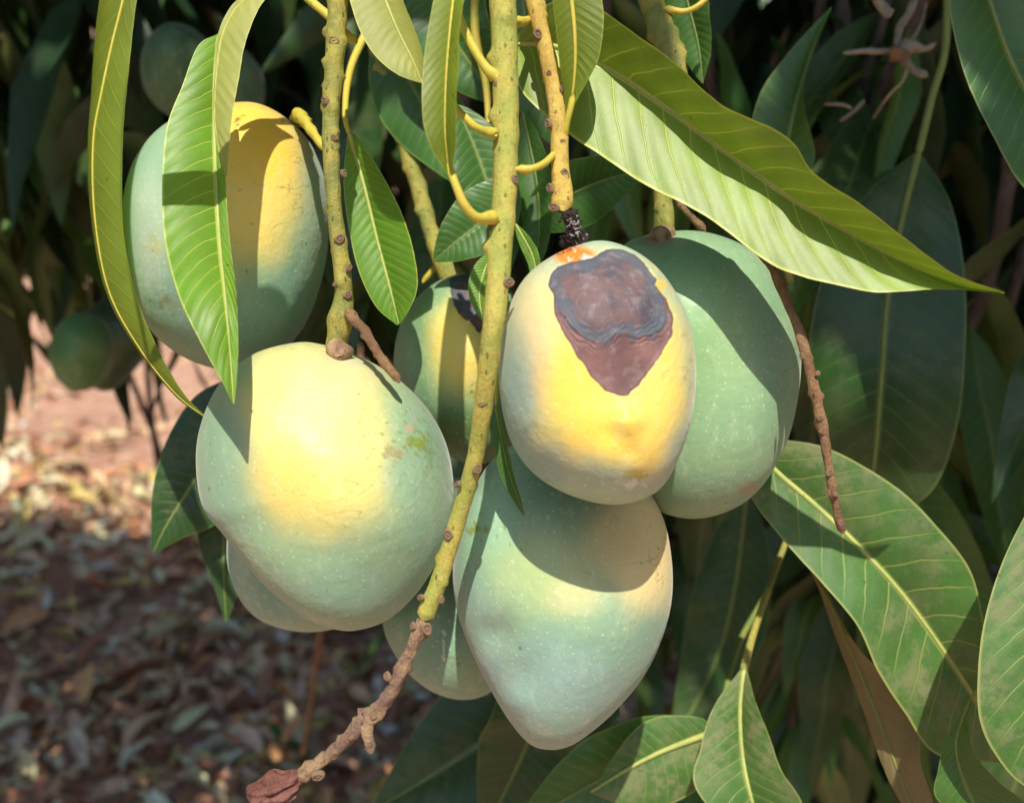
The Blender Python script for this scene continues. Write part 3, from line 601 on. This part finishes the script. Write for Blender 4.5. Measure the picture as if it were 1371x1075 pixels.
# ------------------------------------------------------------------ stalk of the rotting mango
t = thing('fruit_stalk', P(708, -60, .42), 'yellow knotted stalk ending in a black crusty neck above the rotting mango', 'stalk')
RS = [(700,-60,.415),(714,0,.412),(730,60,.41),(741,115,.408),(748,170,.406),(750,225,.404),(753,262,.402),(752,284,.401)]
tube('stem', RS, [11,11,11.5,12,12,12,14.5,15], M['stalk3'], t, segs=24, rough=.05, knobs=18, seed=8)
tube('blackened_neck', [(756,280,.403),(763,298,.403),(768,314,.404),(772,334,.406)], [11,9,10,16], M['crust'], t, segs=18, rough=.25, knobs=20, seed=9)
for (x, y, r, nx) in [(720,46,7,0),(735,98,4,-.3),(755,120,5,.9),(733,166,6,-.9),(757,233,7,.6),(735,252,6,-.9),(741,278,7,-.4),(754,190,4,.4)]:
    scar(t, x, y, np.interp(y, [q[1] for q in RS], [q[2] for q in RS])-.0032, r*.8, nx, 0)
def granules(name, mat, n, boxes, parent, r0, r1, seed):
    g = np.random.default_rng(seed); V, Fc = [], []
    ico = np.array([(0,0,1),(.9,0,.4),(.3,.85,.4),(-.7,.5,.4),(-.7,-.5,.4),(.3,-.85,.4),(.7,.5,-.4),(-.3,.85,-.4),(-.9,0,-.4),(-.3,-.85,-.4),(.7,-.5,-.4),(0,0,-1)])
    fi = [(0,1,2),(0,2,3),(0,3,4),(0,4,5),(0,5,1),(1,6,2),(2,7,3),(3,8,4),(4,9,5),(5,10,1),(6,7,2),(7,8,3),(8,9,4),(9,10,5),(10,6,1),(11,7,6),(11,8,7),(11,9,8),(11,10,9),(11,6,10)]
    for i in range(n):
        s = g.random(); x = np.interp(s, [0, .5, 1], boxes[0])+g.normal(0, boxes[2]); y = np.interp(s, [0, .5, 1], boxes[1])+g.normal(0, 2); d = boxes[3]+g.uniform(-.002, .001)
        r = g.uniform(r0, r1)*.4/F; q = ico*r*(1+g.uniform(-.3, .3, (12, 1))) + P(x, y, d)
        Fc += [(a+len(V)*12, b+len(V)*12, c+len(V)*12) for a, b, c in fi]; V.append(q)
    return tag(mesh_obj(name, np.vstack(V), Fc, mat, parent, loc=V[0][0]), kind='stuff')
granules('black_granules', M['crust'], 220, ([764,768,772], [288,308,332], 6, .3965), t, 1.0, 2.6, 1)
granules('white_granules', M['white'], 46, ([766,770,775], [290,306,326], 5, .3945), t, .8, 1.8, 2)
granules('wax_crust', M['white'], 70, ([764,784,806], [345,342,337], 4, .3872), t, .7, 1.7, 4)
granules('sap_beads', M['orange'], 60, ([752,770,792], [341,334,331], 3, .391), t, .8, 2.2, 3)
pet(t, [(755,185,.405),(758,168,.403),(764,145,.401),(768,125,.40)], 5, 4)
leaf(t, [(760,-50,.395),(764,-10,.395),(769,40,.396),(770,85,.398),(766,130,.401),(758,172,.404)], [(733,-50),(740,0),(745,45),(750,90),(756,130),(758,174)], [(795,-50),(806,0),(808,35),(801,80),(785,112),(770,140),(760,175)], dl=.003, dr=-.003, mat='glow', flip=True, rib=4, nv=16, label='bright yellow-green leaf hanging beside the knotted stalk')

# ------------------------------------------------------------------ stalks behind
t = thing('fruit_stalk', P(865, -60, .5), 'pale green stalk behind the long leaf holding the all-green right mango', 'stalk')
tube('stem', [(862,-60,.50),(872,0,.49),(890,50,.48),(905,100,.475),(900,180,.47),(888,255,.468),(889,290,.466),(887,326,.466)], [17,17,17,15,12,12,13,16], M['stalk2'], t, segs=20, rough=.10, knobs=18, seed=12)
tube('collar', [(887,314,.462),(887,320,.459),(887,326,.457)], [13,18,5], M['scar'], t, segs=24, rough=.12, n=16, knobs=0, seed=62)
pet(t, [(888,12,.48),(915,16,.478),(935,8,.476),(952,-8,.476)], 4, 4)
autoleaf(t, [(905,-60,.5),(920,0,.5),(935,60,.5),(941,112,.5)], 70, .5, 'green', fold=.3)
tube('side_twig', [(905,270,.478),(925,290,.48),(944,310,.482)], [5,4.5,5], M['twig'], t, rough=.2, knobs=8, seed=13)
t = thing('fruit_stalk', P(500, 40, .56), 'shaded olive stalk slanting down to the small mango behind the central stalk', 'stalk')
tube('stem', [(488,-60,.57),(505,60,.56),(530,140,.555),(552,220,.55),(574,300,.545),(590,345,.54),(612,378,.54)], [13,13,12,12,11,13,18], M['stalk2'], t, segs=18, rough=.10, knobs=18, seed=14)
tube('side_twig', [(566,378,.55),(585,355,.548),(600,335,.546)], [4,4,4], M['petiole'], t)
t = thing('fruit_stalk', P(432, 200, .47), 'short yellow-green stub beside the left stalk above the golden mango', 'stalk')
tube('stem', [(441,204,.445),(428,190,.45),(412,168,.465),(400,155,.49),(396,163,.505)], [5,6,7,9,9], M['petiole'], t, rough=.12, knobs=8, seed=15)
t = thing('bare_twig', P(925, 285, .46), 'thin reddish-brown bare fruit twig dangling right of the green mango', 'twig')
tube('stem', [(985,300,.43),(1030,352,.42),(1052,400,.415),(1072,450,.412),(1090,520,.41),(1103,580,.41),(1112,640,.41),(1122,690,.412),(1129,714,.414)], [5,6,6,7,7,7,6,6,5], M['twig'], t, segs=16, rough=.12, knobs=40, seed=16)
for (x, y, r, nx) in [(1073,477,4,-.6),(1096,500,4,.8),(1098,560,4,-.4),(1101,578,4,.3),(1111,633,5,.2),(1108,660,4,-.9),(1120,662,4,.9),(1126,700,4,.2)]: scar(t, x, y, .4075, r*.8, nx, 0)
# broken grey twig tangle, upper right
t = thing('dead_twig', P(1210, 70, .62), 'dead grey twig fork with a frayed joint in the dark upper right', 'twig')
tube('stem', [(1232,-40,.63),(1222,8,.62),(1206,35,.62),(1200,62,.62)], [4.5,5,5,5.5], M['grey'], t, rough=.12, knobs=6, seed=20)
tube('twig', [(1128,71,.615),(1160,69,.615),(1185,69,.618),(1203,70,.62)], [2.5,4,4,5], M['grey'], t, rough=.12, knobs=6, seed=21)
tube('twig', [(1203,68,.62),(1222,62,.618),(1238,66,.615),(1253,58,.61)], [8,7,5,2.5], M['grey'], t, rough=.25, knobs=10, seed=22)
tube('twig', [(1207,72,.62),(1216,88,.618),(1228,97,.616),(1243,102,.614)], [5.5,5.5,5,4], M['grey'], t, rough=.2, knobs=8, seed=23)
tube('twig', [(1206,66,.62),(1222,52,.625),(1234,30,.63),(1240,4,.64)], [3,2.5,2,2], M['grey'], t, rough=.15, knobs=5, seed=26)
tube('twig', [(1216,88,.618),(1209,108,.62),(1190,128,.63),(1168,160,.65)], [2.5,2,2,1.5], M['grey'], t, rough=.15, knobs=5, seed=27)
tube('frayed_joint', [(1192,66,.615),(1203,72,.612),(1208,84,.612)], [4,7,4], M['twig'], t, rough=.4, knobs=24, seed=24)
t = thing('dead_twig', P(1175, -30, .6), 'short grey dead twig end poking down at the top right edge', 'twig')
tube('stem', [(1160,-40,.6),(1175,0,.6),(1191,24,.6)], [6,7,6], M['grey'], t, rough=.12, knobs=6, seed=25)
t = thing('dead_twig', P(1125, 160, .64), 'tiny forked twig catching light below the grey twig tangle', 'twig')
tube('stem', [(1124,163,.64),(1142,150,.64),(1158,134,.64)], [2.5,2.5,3], M['grey'], t); tube('twig', [(1103,140,.64),(1125,140,.64),(1143,146,.64)], [1.5,2.5,2], M['grey'], t)

# ------------------------------------------------------------------ hanging leaves on the left
t = thing('leafy_twig', P(165, -60, .40), 'twig with one long yellow-green leaf hanging at the far left', 'leaf twig')
leaf(t, [(176,-60,.475),(165,0,.474),(150,60,.472),(136,125,.47),(125,190,.47),(127,290,.47),(146,390,.47),(188,468,.468),(236,528,.463),(274,558,.458)],
     [(150,-60),(134,0),(126,60),(122,125),(120,190),(123,290),(143,392),(186,470),(234,530),(274,559)], [(198,-60),(183,0),(174,80),(166,170),(163,255),(169,335),(187,410),(216,476),(247,528),(275,557)],
     dl=[0,.012,.02,.02,.015,.012,.008,.004,0], dr=[0,-.003,-.006,-.008,-.008,-.006,-.005,-.003,0], mat='glow', rib=2, nv=20, n=140, flip=True, ruffle=.01, ribmat='petiole')
tube('stem', [(176,-60,.475),(185,-110,.476),(220,-160,.48)], [4,5,7], M['petiole'], t)
t = thing('leafy_twig', P(350, -60, .36), 'twig with a glossy folded green leaf pointing down in front of the golden mango', 'leaf twig')
tube('stem', [(395,-110,.46),(368,-50,.45),(350,-10,.442),(322,16,.439),(297,48,.438)], [8,8,7,6,4], M['petiole'], t)
leaf(t, [(293,46,.438),(288,100,.434),(287,160,.43),(289,230,.423),(294,320,.41),(302,400,.391),(309,480,.386),(313,541,.383)],
     [(291,46),(265,62),(244,115),(223,172),(217,250),(221,325),(240,398),(272,465),(298,512),(312,541)], [(296,46),(301,100),(303,160),(302,230),(307,315),(316,390),(319,460),(317,505),(314,541)],
     dl=-.008, dr=-.002, mat='fresh', rib=3.2, nv=22, n=150, nu=27, bulge=.16, corr=.00028, label='glossy bright green leaf crossed by a shadow band')
k = .12; bm = px3([(150,325,.42),(205,297,.42),(260,276,.42),(310,235,.42),(350,180,.42)]) + SUN*k  # unseen leaf added up-sun to cast the shadow band on the glossy leaf
bm = spline(bm, 60); bt = np.linspace(0, 1, 60); bs = np.cross(np.gradient(bm, axis=0), SUN); bs /= np.linalg.norm(bs, axis=1)[:, None]; bw = (.0070*np.sin(np.pi*bt)**.6)[:, None]
tube('stem', [bm[0].tolist(), (bm[0]+[-.01,.03,.05]).tolist(), (bm[0]+[.0,.06,.16]).tolist(), (bm[0]+[.03,.07,.3]).tolist()], [.0008,.001,.0016,.0022], M['petiole'], t, world=True)  # added stem that holds the unseen shading leaf
leaf_surface('leaf', bm, bm-bs*bw, bm+bs*bw, M['green'], t, .1, .0002, 9, .0, 3, 17, .0006)  # blade of the added shading leaf, out of view
leaf(t, [(345,-14,.435),(316,10,.433),(297,48,.43),(289,100,.426),(287,155,.422),(293,200,.418),(303,236,.415)],
     [(340,-18),(310,8),(292,46),(287,100),(286,155),(291,200),(302,237)], [(366,-14),(345,15),(328,60),(320,105),(312,150),(307,195),(304,236)],
     dl=0, dr=-.004, mat='olive', rib=None, nv=12, flip=True, label='grey-green turned-over leaf flap')

# ------------------------------------------------------------------ leaves in the middle, behind the stalks
t = thing('leafy_twig', P(470, 170, .48), 'leafy twig between the left and central stalks with sunlit spots', 'leaf twig')
leaf(t, [(468,178,.475),(488,250,.472),(506,325,.47),(522,385,.468),(534,434,.468)], [(465,180),(460,240),(466,300),(480,362),(503,410),(532,436)], [(475,180),(508,228),(538,286),(555,342),(558,390),(536,436)], dl=-.002, dr=-.012, mat='fresh', rib=3.5, nv=14)
tube('stem', [(468,182,.476),(462,150,.48),(470,90,.5),(500,20,.52),(520,-60,.54)], [3,4,5,6,7], M['petiole'], t)
autoleaf(t, [(520,20,.56),(550,110,.55),(600,190,.54),(640,260,.53)], 120, .3, 'green', seed=31)
t = thing('leafy_twig', P(640, 150, .5), 'cluster of green leaves right behind the central stalk', 'leaf twig')
tube('stem', [(640,-60,.52),(636,40,.51),(650,110,.505),(654,165,.50)], [6,6,5,4], M['petiole'], t)
autoleaf(t, [(610,140,.50),(640,210,.50),(665,290,.50),(680,370,.50)], 92, -.3, 'green', seed=32, label='green leaf behind the central stalk')
autoleaf(t, [(690,240,.49),(650,292,.49),(610,325,.49),(580,350,.492)], 90, .2, 'green', seed=33)
autoleaf(t, [(700,150,.50),(718,240,.495),(722,310,.49),(712,380,.49)], 56, .5, 'green', seed=34)
autoleaf(t, [(662,335,.47),(648,365,.47),(642,395,.468),(646,430,.466)], 34, .2, 'fresh', seed=35)
autoleaf(t, [(690,300,.46),(712,340,.46),(716,365,.46),(706,385,.46)], 20, .2, 'fresh', seed=36)
autoleaf(t, [(560,-60,.53),(600,40,.52),(640,100,.52),(668,140,.52)], 130, .1, 'green', seed=37)
autoleaf(t, [(695,-60,.5),(705,40,.5),(722,120,.5),(745,200,.5)], 100, .2, 'green', seed=38)
t = thing('leafy_twig', P(700, 300, .49), 'twig with a dark leaf reaching right under the long slanting leaf', 'leaf twig')
autoleaf(t, [(700,305,.50),(745,272,.50),(800,245,.50),(868,225,.50)], 96, .3, 'green', seed=40, ruffle=.02)
tube('stem', [(700,305,.50),(682,320,.505),(664,318,.51)], [3,4,5], M['petiole'], t)
t = thing('leafy_twig', P(668, 560, .44), 'narrow curled leaf hanging in front of the lowest mango', 'leaf twig')
autoleaf(t, [(664,545,.415),(672,590,.415),(684,640,.416),(703,692,.418)], 26, .5, 'green', fold=.6, seed=41, prof=.7)
tube('stem', [(664,545,.415),(666,515,.42),(670,480,.43)], [2,3,3], M['petiole'], t)

# ------------------------------------------------------------------ leaves right of the fruit
t = thing('leafy_twig', P(1250, 60, .62), 'twig with a very broad dark leaf hanging in deep shade behind the long leaf', 'leaf twig')
tube('stem', [(1268,-60,.63),(1266,60,.62),(1248,130,.615),(1230,205,.61)], [5,5,5,5], M['rib_dark'], t)
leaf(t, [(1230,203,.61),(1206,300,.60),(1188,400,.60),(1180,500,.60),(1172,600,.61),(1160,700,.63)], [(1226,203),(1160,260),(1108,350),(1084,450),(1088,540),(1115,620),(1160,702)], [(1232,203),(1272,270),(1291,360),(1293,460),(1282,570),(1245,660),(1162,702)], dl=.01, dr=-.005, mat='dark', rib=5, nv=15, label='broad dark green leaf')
t = thing('leafy_twig', P(1000, 590, .5), 'twig with a long dusty leaf sloping down right over a brownish curled one', 'leaf twig')
leaf(t, [(1000,590,.52),(1040,632,.51),(1090,675,.505),(1140,722,.50),(1205,792,.495),(1268,878,.495),(1318,955,.50),(1350,1020,.51)],
     [(1000,598),(1003,660),(1048,722),(1102,782),(1148,838),(1175,898),(1212,955),(1255,1010),(1350,1022)], [(1004,590),(1060,590),(1118,604),(1200,652),(1255,705),(1300,765),(1318,840),(1335,930),(1352,1020)],
     dl=-.01, dr=-.012, mat='dusty', rib=4.2, nv=14, n=150, nu=25, label='dusty green leaf half lit by the sun')
leaf(t, [(1040,690,.54),(1095,770,.53),(1130,850,.52),(1168,940,.515),(1205,1040,.51),(1230,1110,.51)], [(1038,692),(1088,770),(1118,850),(1152,940),(1188,1040),(1230,1112)], [(1044,688),(1102,790),(1150,868),(1198,915),(1230,965),(1232,1020),(1250,1080),(1236,1110)], dl=.005, dr=-.012, mat='brown', flip=True, rib=3, nv=13)
tube('stem', [(1000,594,.52),(985,570,.53),(960,520,.54),(950,420,.56)], [4,5,5,6], M['rib_dark'], t)
t = thing('leafy_twig', P(1420, 640, .42), 'big dusty leaf at the lower right edge with a small curled leaf below it', 'leaf twig')
leaf(t, [(1400,640,.43),(1408,760,.425),(1415,880,.42),(1425,990,.42),(1450,1080,.42)], [(1396,645),(1345,745),(1318,830),(1309,905),(1312,965),(1334,1012),(1372,1052),(1450,1085)], [(1405,640),(1470,760),(1500,880),(1490,990),(1452,1080)], dl=.0, dr=.01, mat='dusty', rib=4, nv=15, n=140, nu=25)
leaf(t, [(1300,935,.45),(1288,965,.45),(1280,1000,.45),(1292,1050,.448),(1320,1110,.446)], [(1298,935),(1268,985),(1256,1030),(1255,1070),(1318,1112)], [(1302,935),(1296,975),(1310,1015),(1340,1048),(1380,1085),(1322,1112)], dl=.004, dr=-.012, mat='green', rib=3, nv=11)
tube('stem', [(1300,937,.45),(1340,880,.44),(1385,700,.435),(1402,640,.43),(1420,560,.43)], [4,5,6,6,7], M['stalk2'], t)
t = thing('leafy_twig', P(1040, 740, .56), 'single green leaf on a long pale petiole pointing down at bottom centre-right', 'leaf twig')
tube('stem', [(1085,640,.60),(1060,705,.58),(1030,785,.55),(1008,850,.535),(995,900,.525)], [4,4,4.5,5,6], M['stalk2'], t)
leaf(t, [(996,895,.525),(991,950,.52),(994,1010,.515),(1006,1070,.51),(1030,1150,.51)], [(992,895),(956,945),(938,1000),(934,1060),(1025,1152)], [(1000,895),(1012,940),(1030,985),(1046,1030),(1075,1085),(1035,1150)], dl=-.006, dr=-.016, mat='dusty', rib=4.5, nv=10, label='leaf with a yellow midrib')
t = thing('leafy_twig', P(800, 890, .6), 'shaded leaves fanning out low behind the pointed mango', 'leaf twig')
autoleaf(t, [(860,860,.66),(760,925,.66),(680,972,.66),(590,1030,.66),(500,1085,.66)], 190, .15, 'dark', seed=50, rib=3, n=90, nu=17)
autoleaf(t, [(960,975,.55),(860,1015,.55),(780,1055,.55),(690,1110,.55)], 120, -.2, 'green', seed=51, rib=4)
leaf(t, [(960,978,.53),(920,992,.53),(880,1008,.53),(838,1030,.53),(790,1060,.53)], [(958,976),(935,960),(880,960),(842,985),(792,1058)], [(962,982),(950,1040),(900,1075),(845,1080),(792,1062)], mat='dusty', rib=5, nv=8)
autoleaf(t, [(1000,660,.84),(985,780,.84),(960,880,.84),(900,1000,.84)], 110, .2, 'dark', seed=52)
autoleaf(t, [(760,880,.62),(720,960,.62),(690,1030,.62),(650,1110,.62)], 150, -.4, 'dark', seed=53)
tube('stem', [(960,976,.55),(968,940,.57),(990,860,.62),(1030,790,.68)], [5,4,4,4], M['rib_dark'], t)
tube('side_twig', [(832,940,.55),(838,965,.55),(836,1000,.55)], [3.5,5,4], M['grey'], t, rough=.2, knobs=6)
t = thing('leafy_twig', P(1290, -60, .5), 'dark leaf slanting down the upper right edge with a lit patch at its top', 'leaf twig')
leaf(t, [(1290,-80,.48),(1320,-10,.478),(1352,80,.475),(1400,170,.475),(1460,280,.48)], [(1286,-78),(1270,-10),(1288,90),(1328,180),(1378,258),(1458,282)], [(1294,-82),(1370,-20),(1430,80),(1460,180),(1462,280)], dl=-.005, dr=-.004, mat='green', rib=4, nv=14)
tube('stem', [(1290,-78,.48),(1280,-130,.48),(1270,-200,.49)], [4,5,7], M['petiole'], t)
t = thing('leafy_twig', P(1060, 240, .58), 'dull green wavy leaf with an upturned tip rising behind the long leaf', 'leaf twig')
leaf(t, [(1040,260,.58),(1055,190,.578),(1072,120,.575),(1092,55,.57),(1113,10,.565)], [(1030,258),(1005,190),(1018,125),(1055,72),(1085,38),(1113,9)], [(1050,260),(1090,215),(1078,150),(1076,110),(1092,62),(1114,11)], dl=.0, dr=-.01, mat='green', flip=True, rib=2, nv=10)
tube('stem', [(1040,258,.58),(1035,300,.59),(1060,380,.6)], [3,4,5], M['stalk2'], t)
t = thing('leafy_twig', P(280, 480, .6), 'dark leaves hanging behind the large left mango over the soil', 'leaf twig')
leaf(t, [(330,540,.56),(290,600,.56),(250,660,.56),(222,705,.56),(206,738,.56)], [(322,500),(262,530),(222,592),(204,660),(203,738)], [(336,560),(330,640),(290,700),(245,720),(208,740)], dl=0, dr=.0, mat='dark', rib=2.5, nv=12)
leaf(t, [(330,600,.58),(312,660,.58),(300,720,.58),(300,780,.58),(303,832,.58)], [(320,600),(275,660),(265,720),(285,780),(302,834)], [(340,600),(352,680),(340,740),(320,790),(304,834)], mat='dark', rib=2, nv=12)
tube('stem', [(328,545,.56),(345,520,.56),(360,480,.58),(380,400,.62)], [3,4,5,6], M['stalk2'], t)

# ------------------------------------------------------------------ leafy branches in the shade further back: one prototype of each kind, then copies
def proto(seed, mat, nleaf, ln):
    r = random.Random(seed)
    root = thing('leafy_branch', (0, 0, 0), '', 'branch')
    pts = [(0, 0, 0), (.01, 0, -.12), (-.01, .01, -.24), (.0, 0, -.33)]
    tube('stem', pts, [.006, .005, .004, .003], M['limb'], root, segs=8, rough=.1, world=True, n=20)
    for i in range(nleaf):
        k = i/(nleaf-1); z = -.12-.21*k; L = ln*r.uniform(.8, 1.15)
        bv, bf, bu = base_leaf(14, 7, r.uniform(.22, .28), .18, r.uniform(.05, .3))
        me = mesh_obj('leaf', bv*L, bf, M[mat], None, uv=bu)
        me.matrix_basis = Matrix.Translation((0, 0, z)) @ Matrix.Rotation(i*2.4+r.uniform(-.3, .3), 4, 'Z') @ Matrix.Rotation(r.uniform(.35, 1.25), 4, 'Y') @ Matrix.Rotation(r.uniform(-.5, .5), 4, 'X')
        attach(me, root)
    return root
def copy_tree(o, parent=None):
    c = o.copy(); COL.objects.link(c); c.parent = parent
    for ch in list(o.children): copy_tree(ch, c)
    return c
protos = [proto(1, 'dark', 11, .19), proto(2, 'dark', 9, .21), proto(3, 'green', 12, .17)]
LG, RG = 'shaded leafy branches at the left back', 'shaded leafy branches at the right back'
spots = [(40,-40,1.0),(120,60,1.25),(20,140,1.15),(-60,60,1.05),(90,220,1.35),(170,180,1.2),(330,60,1.1),(400,10,1.2),(330,200,1.4),(20,260,1.5),(480,60,1.0),
         (960,60,.80),(1050,100,.85),(1180,40,.85),(1290,100,.8),(1340,240,.75),(1100,260,.9),(1320,420,.85),(1340,560,.92),(1200,560,.95),(1060,560,.85),(960,560,.95),(1230,760,.95),(1120,760,1.05),(980,700,1.1),(1360,900,.7),(760,60,.85),(620,200,.9)]
used = [False]*3
for i, (x, y, d) in enumerate(spots):
    k = i % 3; c = protos[k] if not used[k] else copy_tree(protos[k]); used[k] = True
    p = P(x, y, d); p[2] += .16
    c.location = p.tolist(); c.rotation_euler = (random.uniform(-.35, .35), random.uniform(-.35, .35), random.uniform(0, 6.28)); s = random.uniform(.85, 1.15); c.scale = (s, s, s)
    left = x < 640
    place = ['at the top left corner', 'behind the long far left leaf', 'at the left edge below the corner', 'left of the frame edge at the top', 'above the blurred far left mango', 'between the far left leaf and the golden mango',
             'above the golden mango', 'between the folded leaf and the left stalk', 'right above the golden mango, farther back', 'low at the left edge above the sunlit soil', 'just right of the left stalk top',
             'right of the pale stalk top', 'behind the upturned wavy leaf', 'behind the dead grey fork', 'behind the top right corner leaf', 'at the right edge above the long leaf tip', 'under the middle of the long slanting leaf', 'right of the broad dark leaf',
             'low at the right edge', 'below the broad dark leaf tip', 'between the green mango and the bare twig', 'under the right green mango', 'behind the end of the dusty sloping leaf', 'behind the dusty sloping leaf', 'right of the lowest mango',
             'at the lower right corner', 'behind the top of the long slanting leaf', 'behind the central stalk petioles'][i]
    c['label'] = ('blurred shaded leafy branch ' if left else 'dark leafy branch in deep shade ') + place
    c['group'] = LG if left else RG
# grey limb and thin stems on the left
t = thing('tree_limb', P(60, 120, 1.15), 'grey slanting limb in the blurred foliage at far left', 'branch')
tube('stem', [(120,-60,1.3),(80,90,1.22),(45,210,1.15),(10,310,1.12),(-40,380,1.1)], [13,12,12,11,11], M['limb'], t, segs=12, rough=.08)
for i, (a, lb) in enumerate([([(160,470,1.6),(185,530,1.6),(212,600,1.6),(222,660,1.6)], 'thin shaded stem standing slanted before the sunlit soil'), ([(196,480,1.7),(203,560,1.7),(214,640,1.7)], 'thin upright stem beside the slanted one on the sunlit soil'),
                             ([(432,820,1.35),(424,880,1.4),(415,950,1.42),(405,1010,1.45)], 'thin brown stalk standing in the litter under the left mango')]):
    t = thing('dry_stem', P(*a[0]), lb, 'stem'); tube('stem', a, [4]*len(a), M['twig'] if i == 2 else M['limb'], t, rough=.1)
# green sprouts in the litter
def sprout(x, y, lb, s):
    d0 = 1.25/math.tan(PITCH+math.atan((y-537.5)/F)); d = d0/math.cos(PITCH)*.98
    q = P(x, y, 1.0)-CAM; k = -1.25/q[2]; g = CAM+q*k; n = 9
    b = [base_leaf(6, 3, .3, .2, .1)]
    V, Fc, UV, I = scatter(np.tile(g, (n, 1)), rots(n, .3, pitch=RNG.uniform(-1.2, -.4, n)), RNG.uniform(.03, .06, n)*s, b)
    tag(mesh_obj('sprout', V, Fc, M['sprout'], attrs={'pigment': np.tile(lin(70, 120, 50), (len(V), 1))}, loc=g), lb, 'sprout')
sprout(392, 1003, 'small green weed sprout in the litter left of the dry stalk', 1.6)
sprout(224, 905, 'tiny green weed sprout in the litter farther left', .8)

# ------------------------------------------------------------------ leaves above the frame, whose shade falls on the fruit and leaves
def over(parent, pts, k, wm, mat='green', roll=0.):
    "leaf that stands k metres up the sun's way from the given points"
    Mi = px3(pts) + SUN*k; n = 50; Mi = spline(Mi, n); t = np.linspace(0, 1, n)
    T = np.gradient(Mi, axis=0); T /= np.linalg.norm(T, axis=1)[:, None]
    B = np.cross(T, SUN); B /= np.linalg.norm(B, axis=1)[:, None]; w = wm/2*np.sin(np.pi*t**.92)**.7
    c, s = math.cos(roll), math.sin(roll); B = c*B + s*np.cross(T, B)
    return leaf_surface('leaf', Mi, Mi-B*w[:, None], Mi+B*w[:, None], M[mat], parent, .1, .0003, 13, .03, 1, 17, .0008)
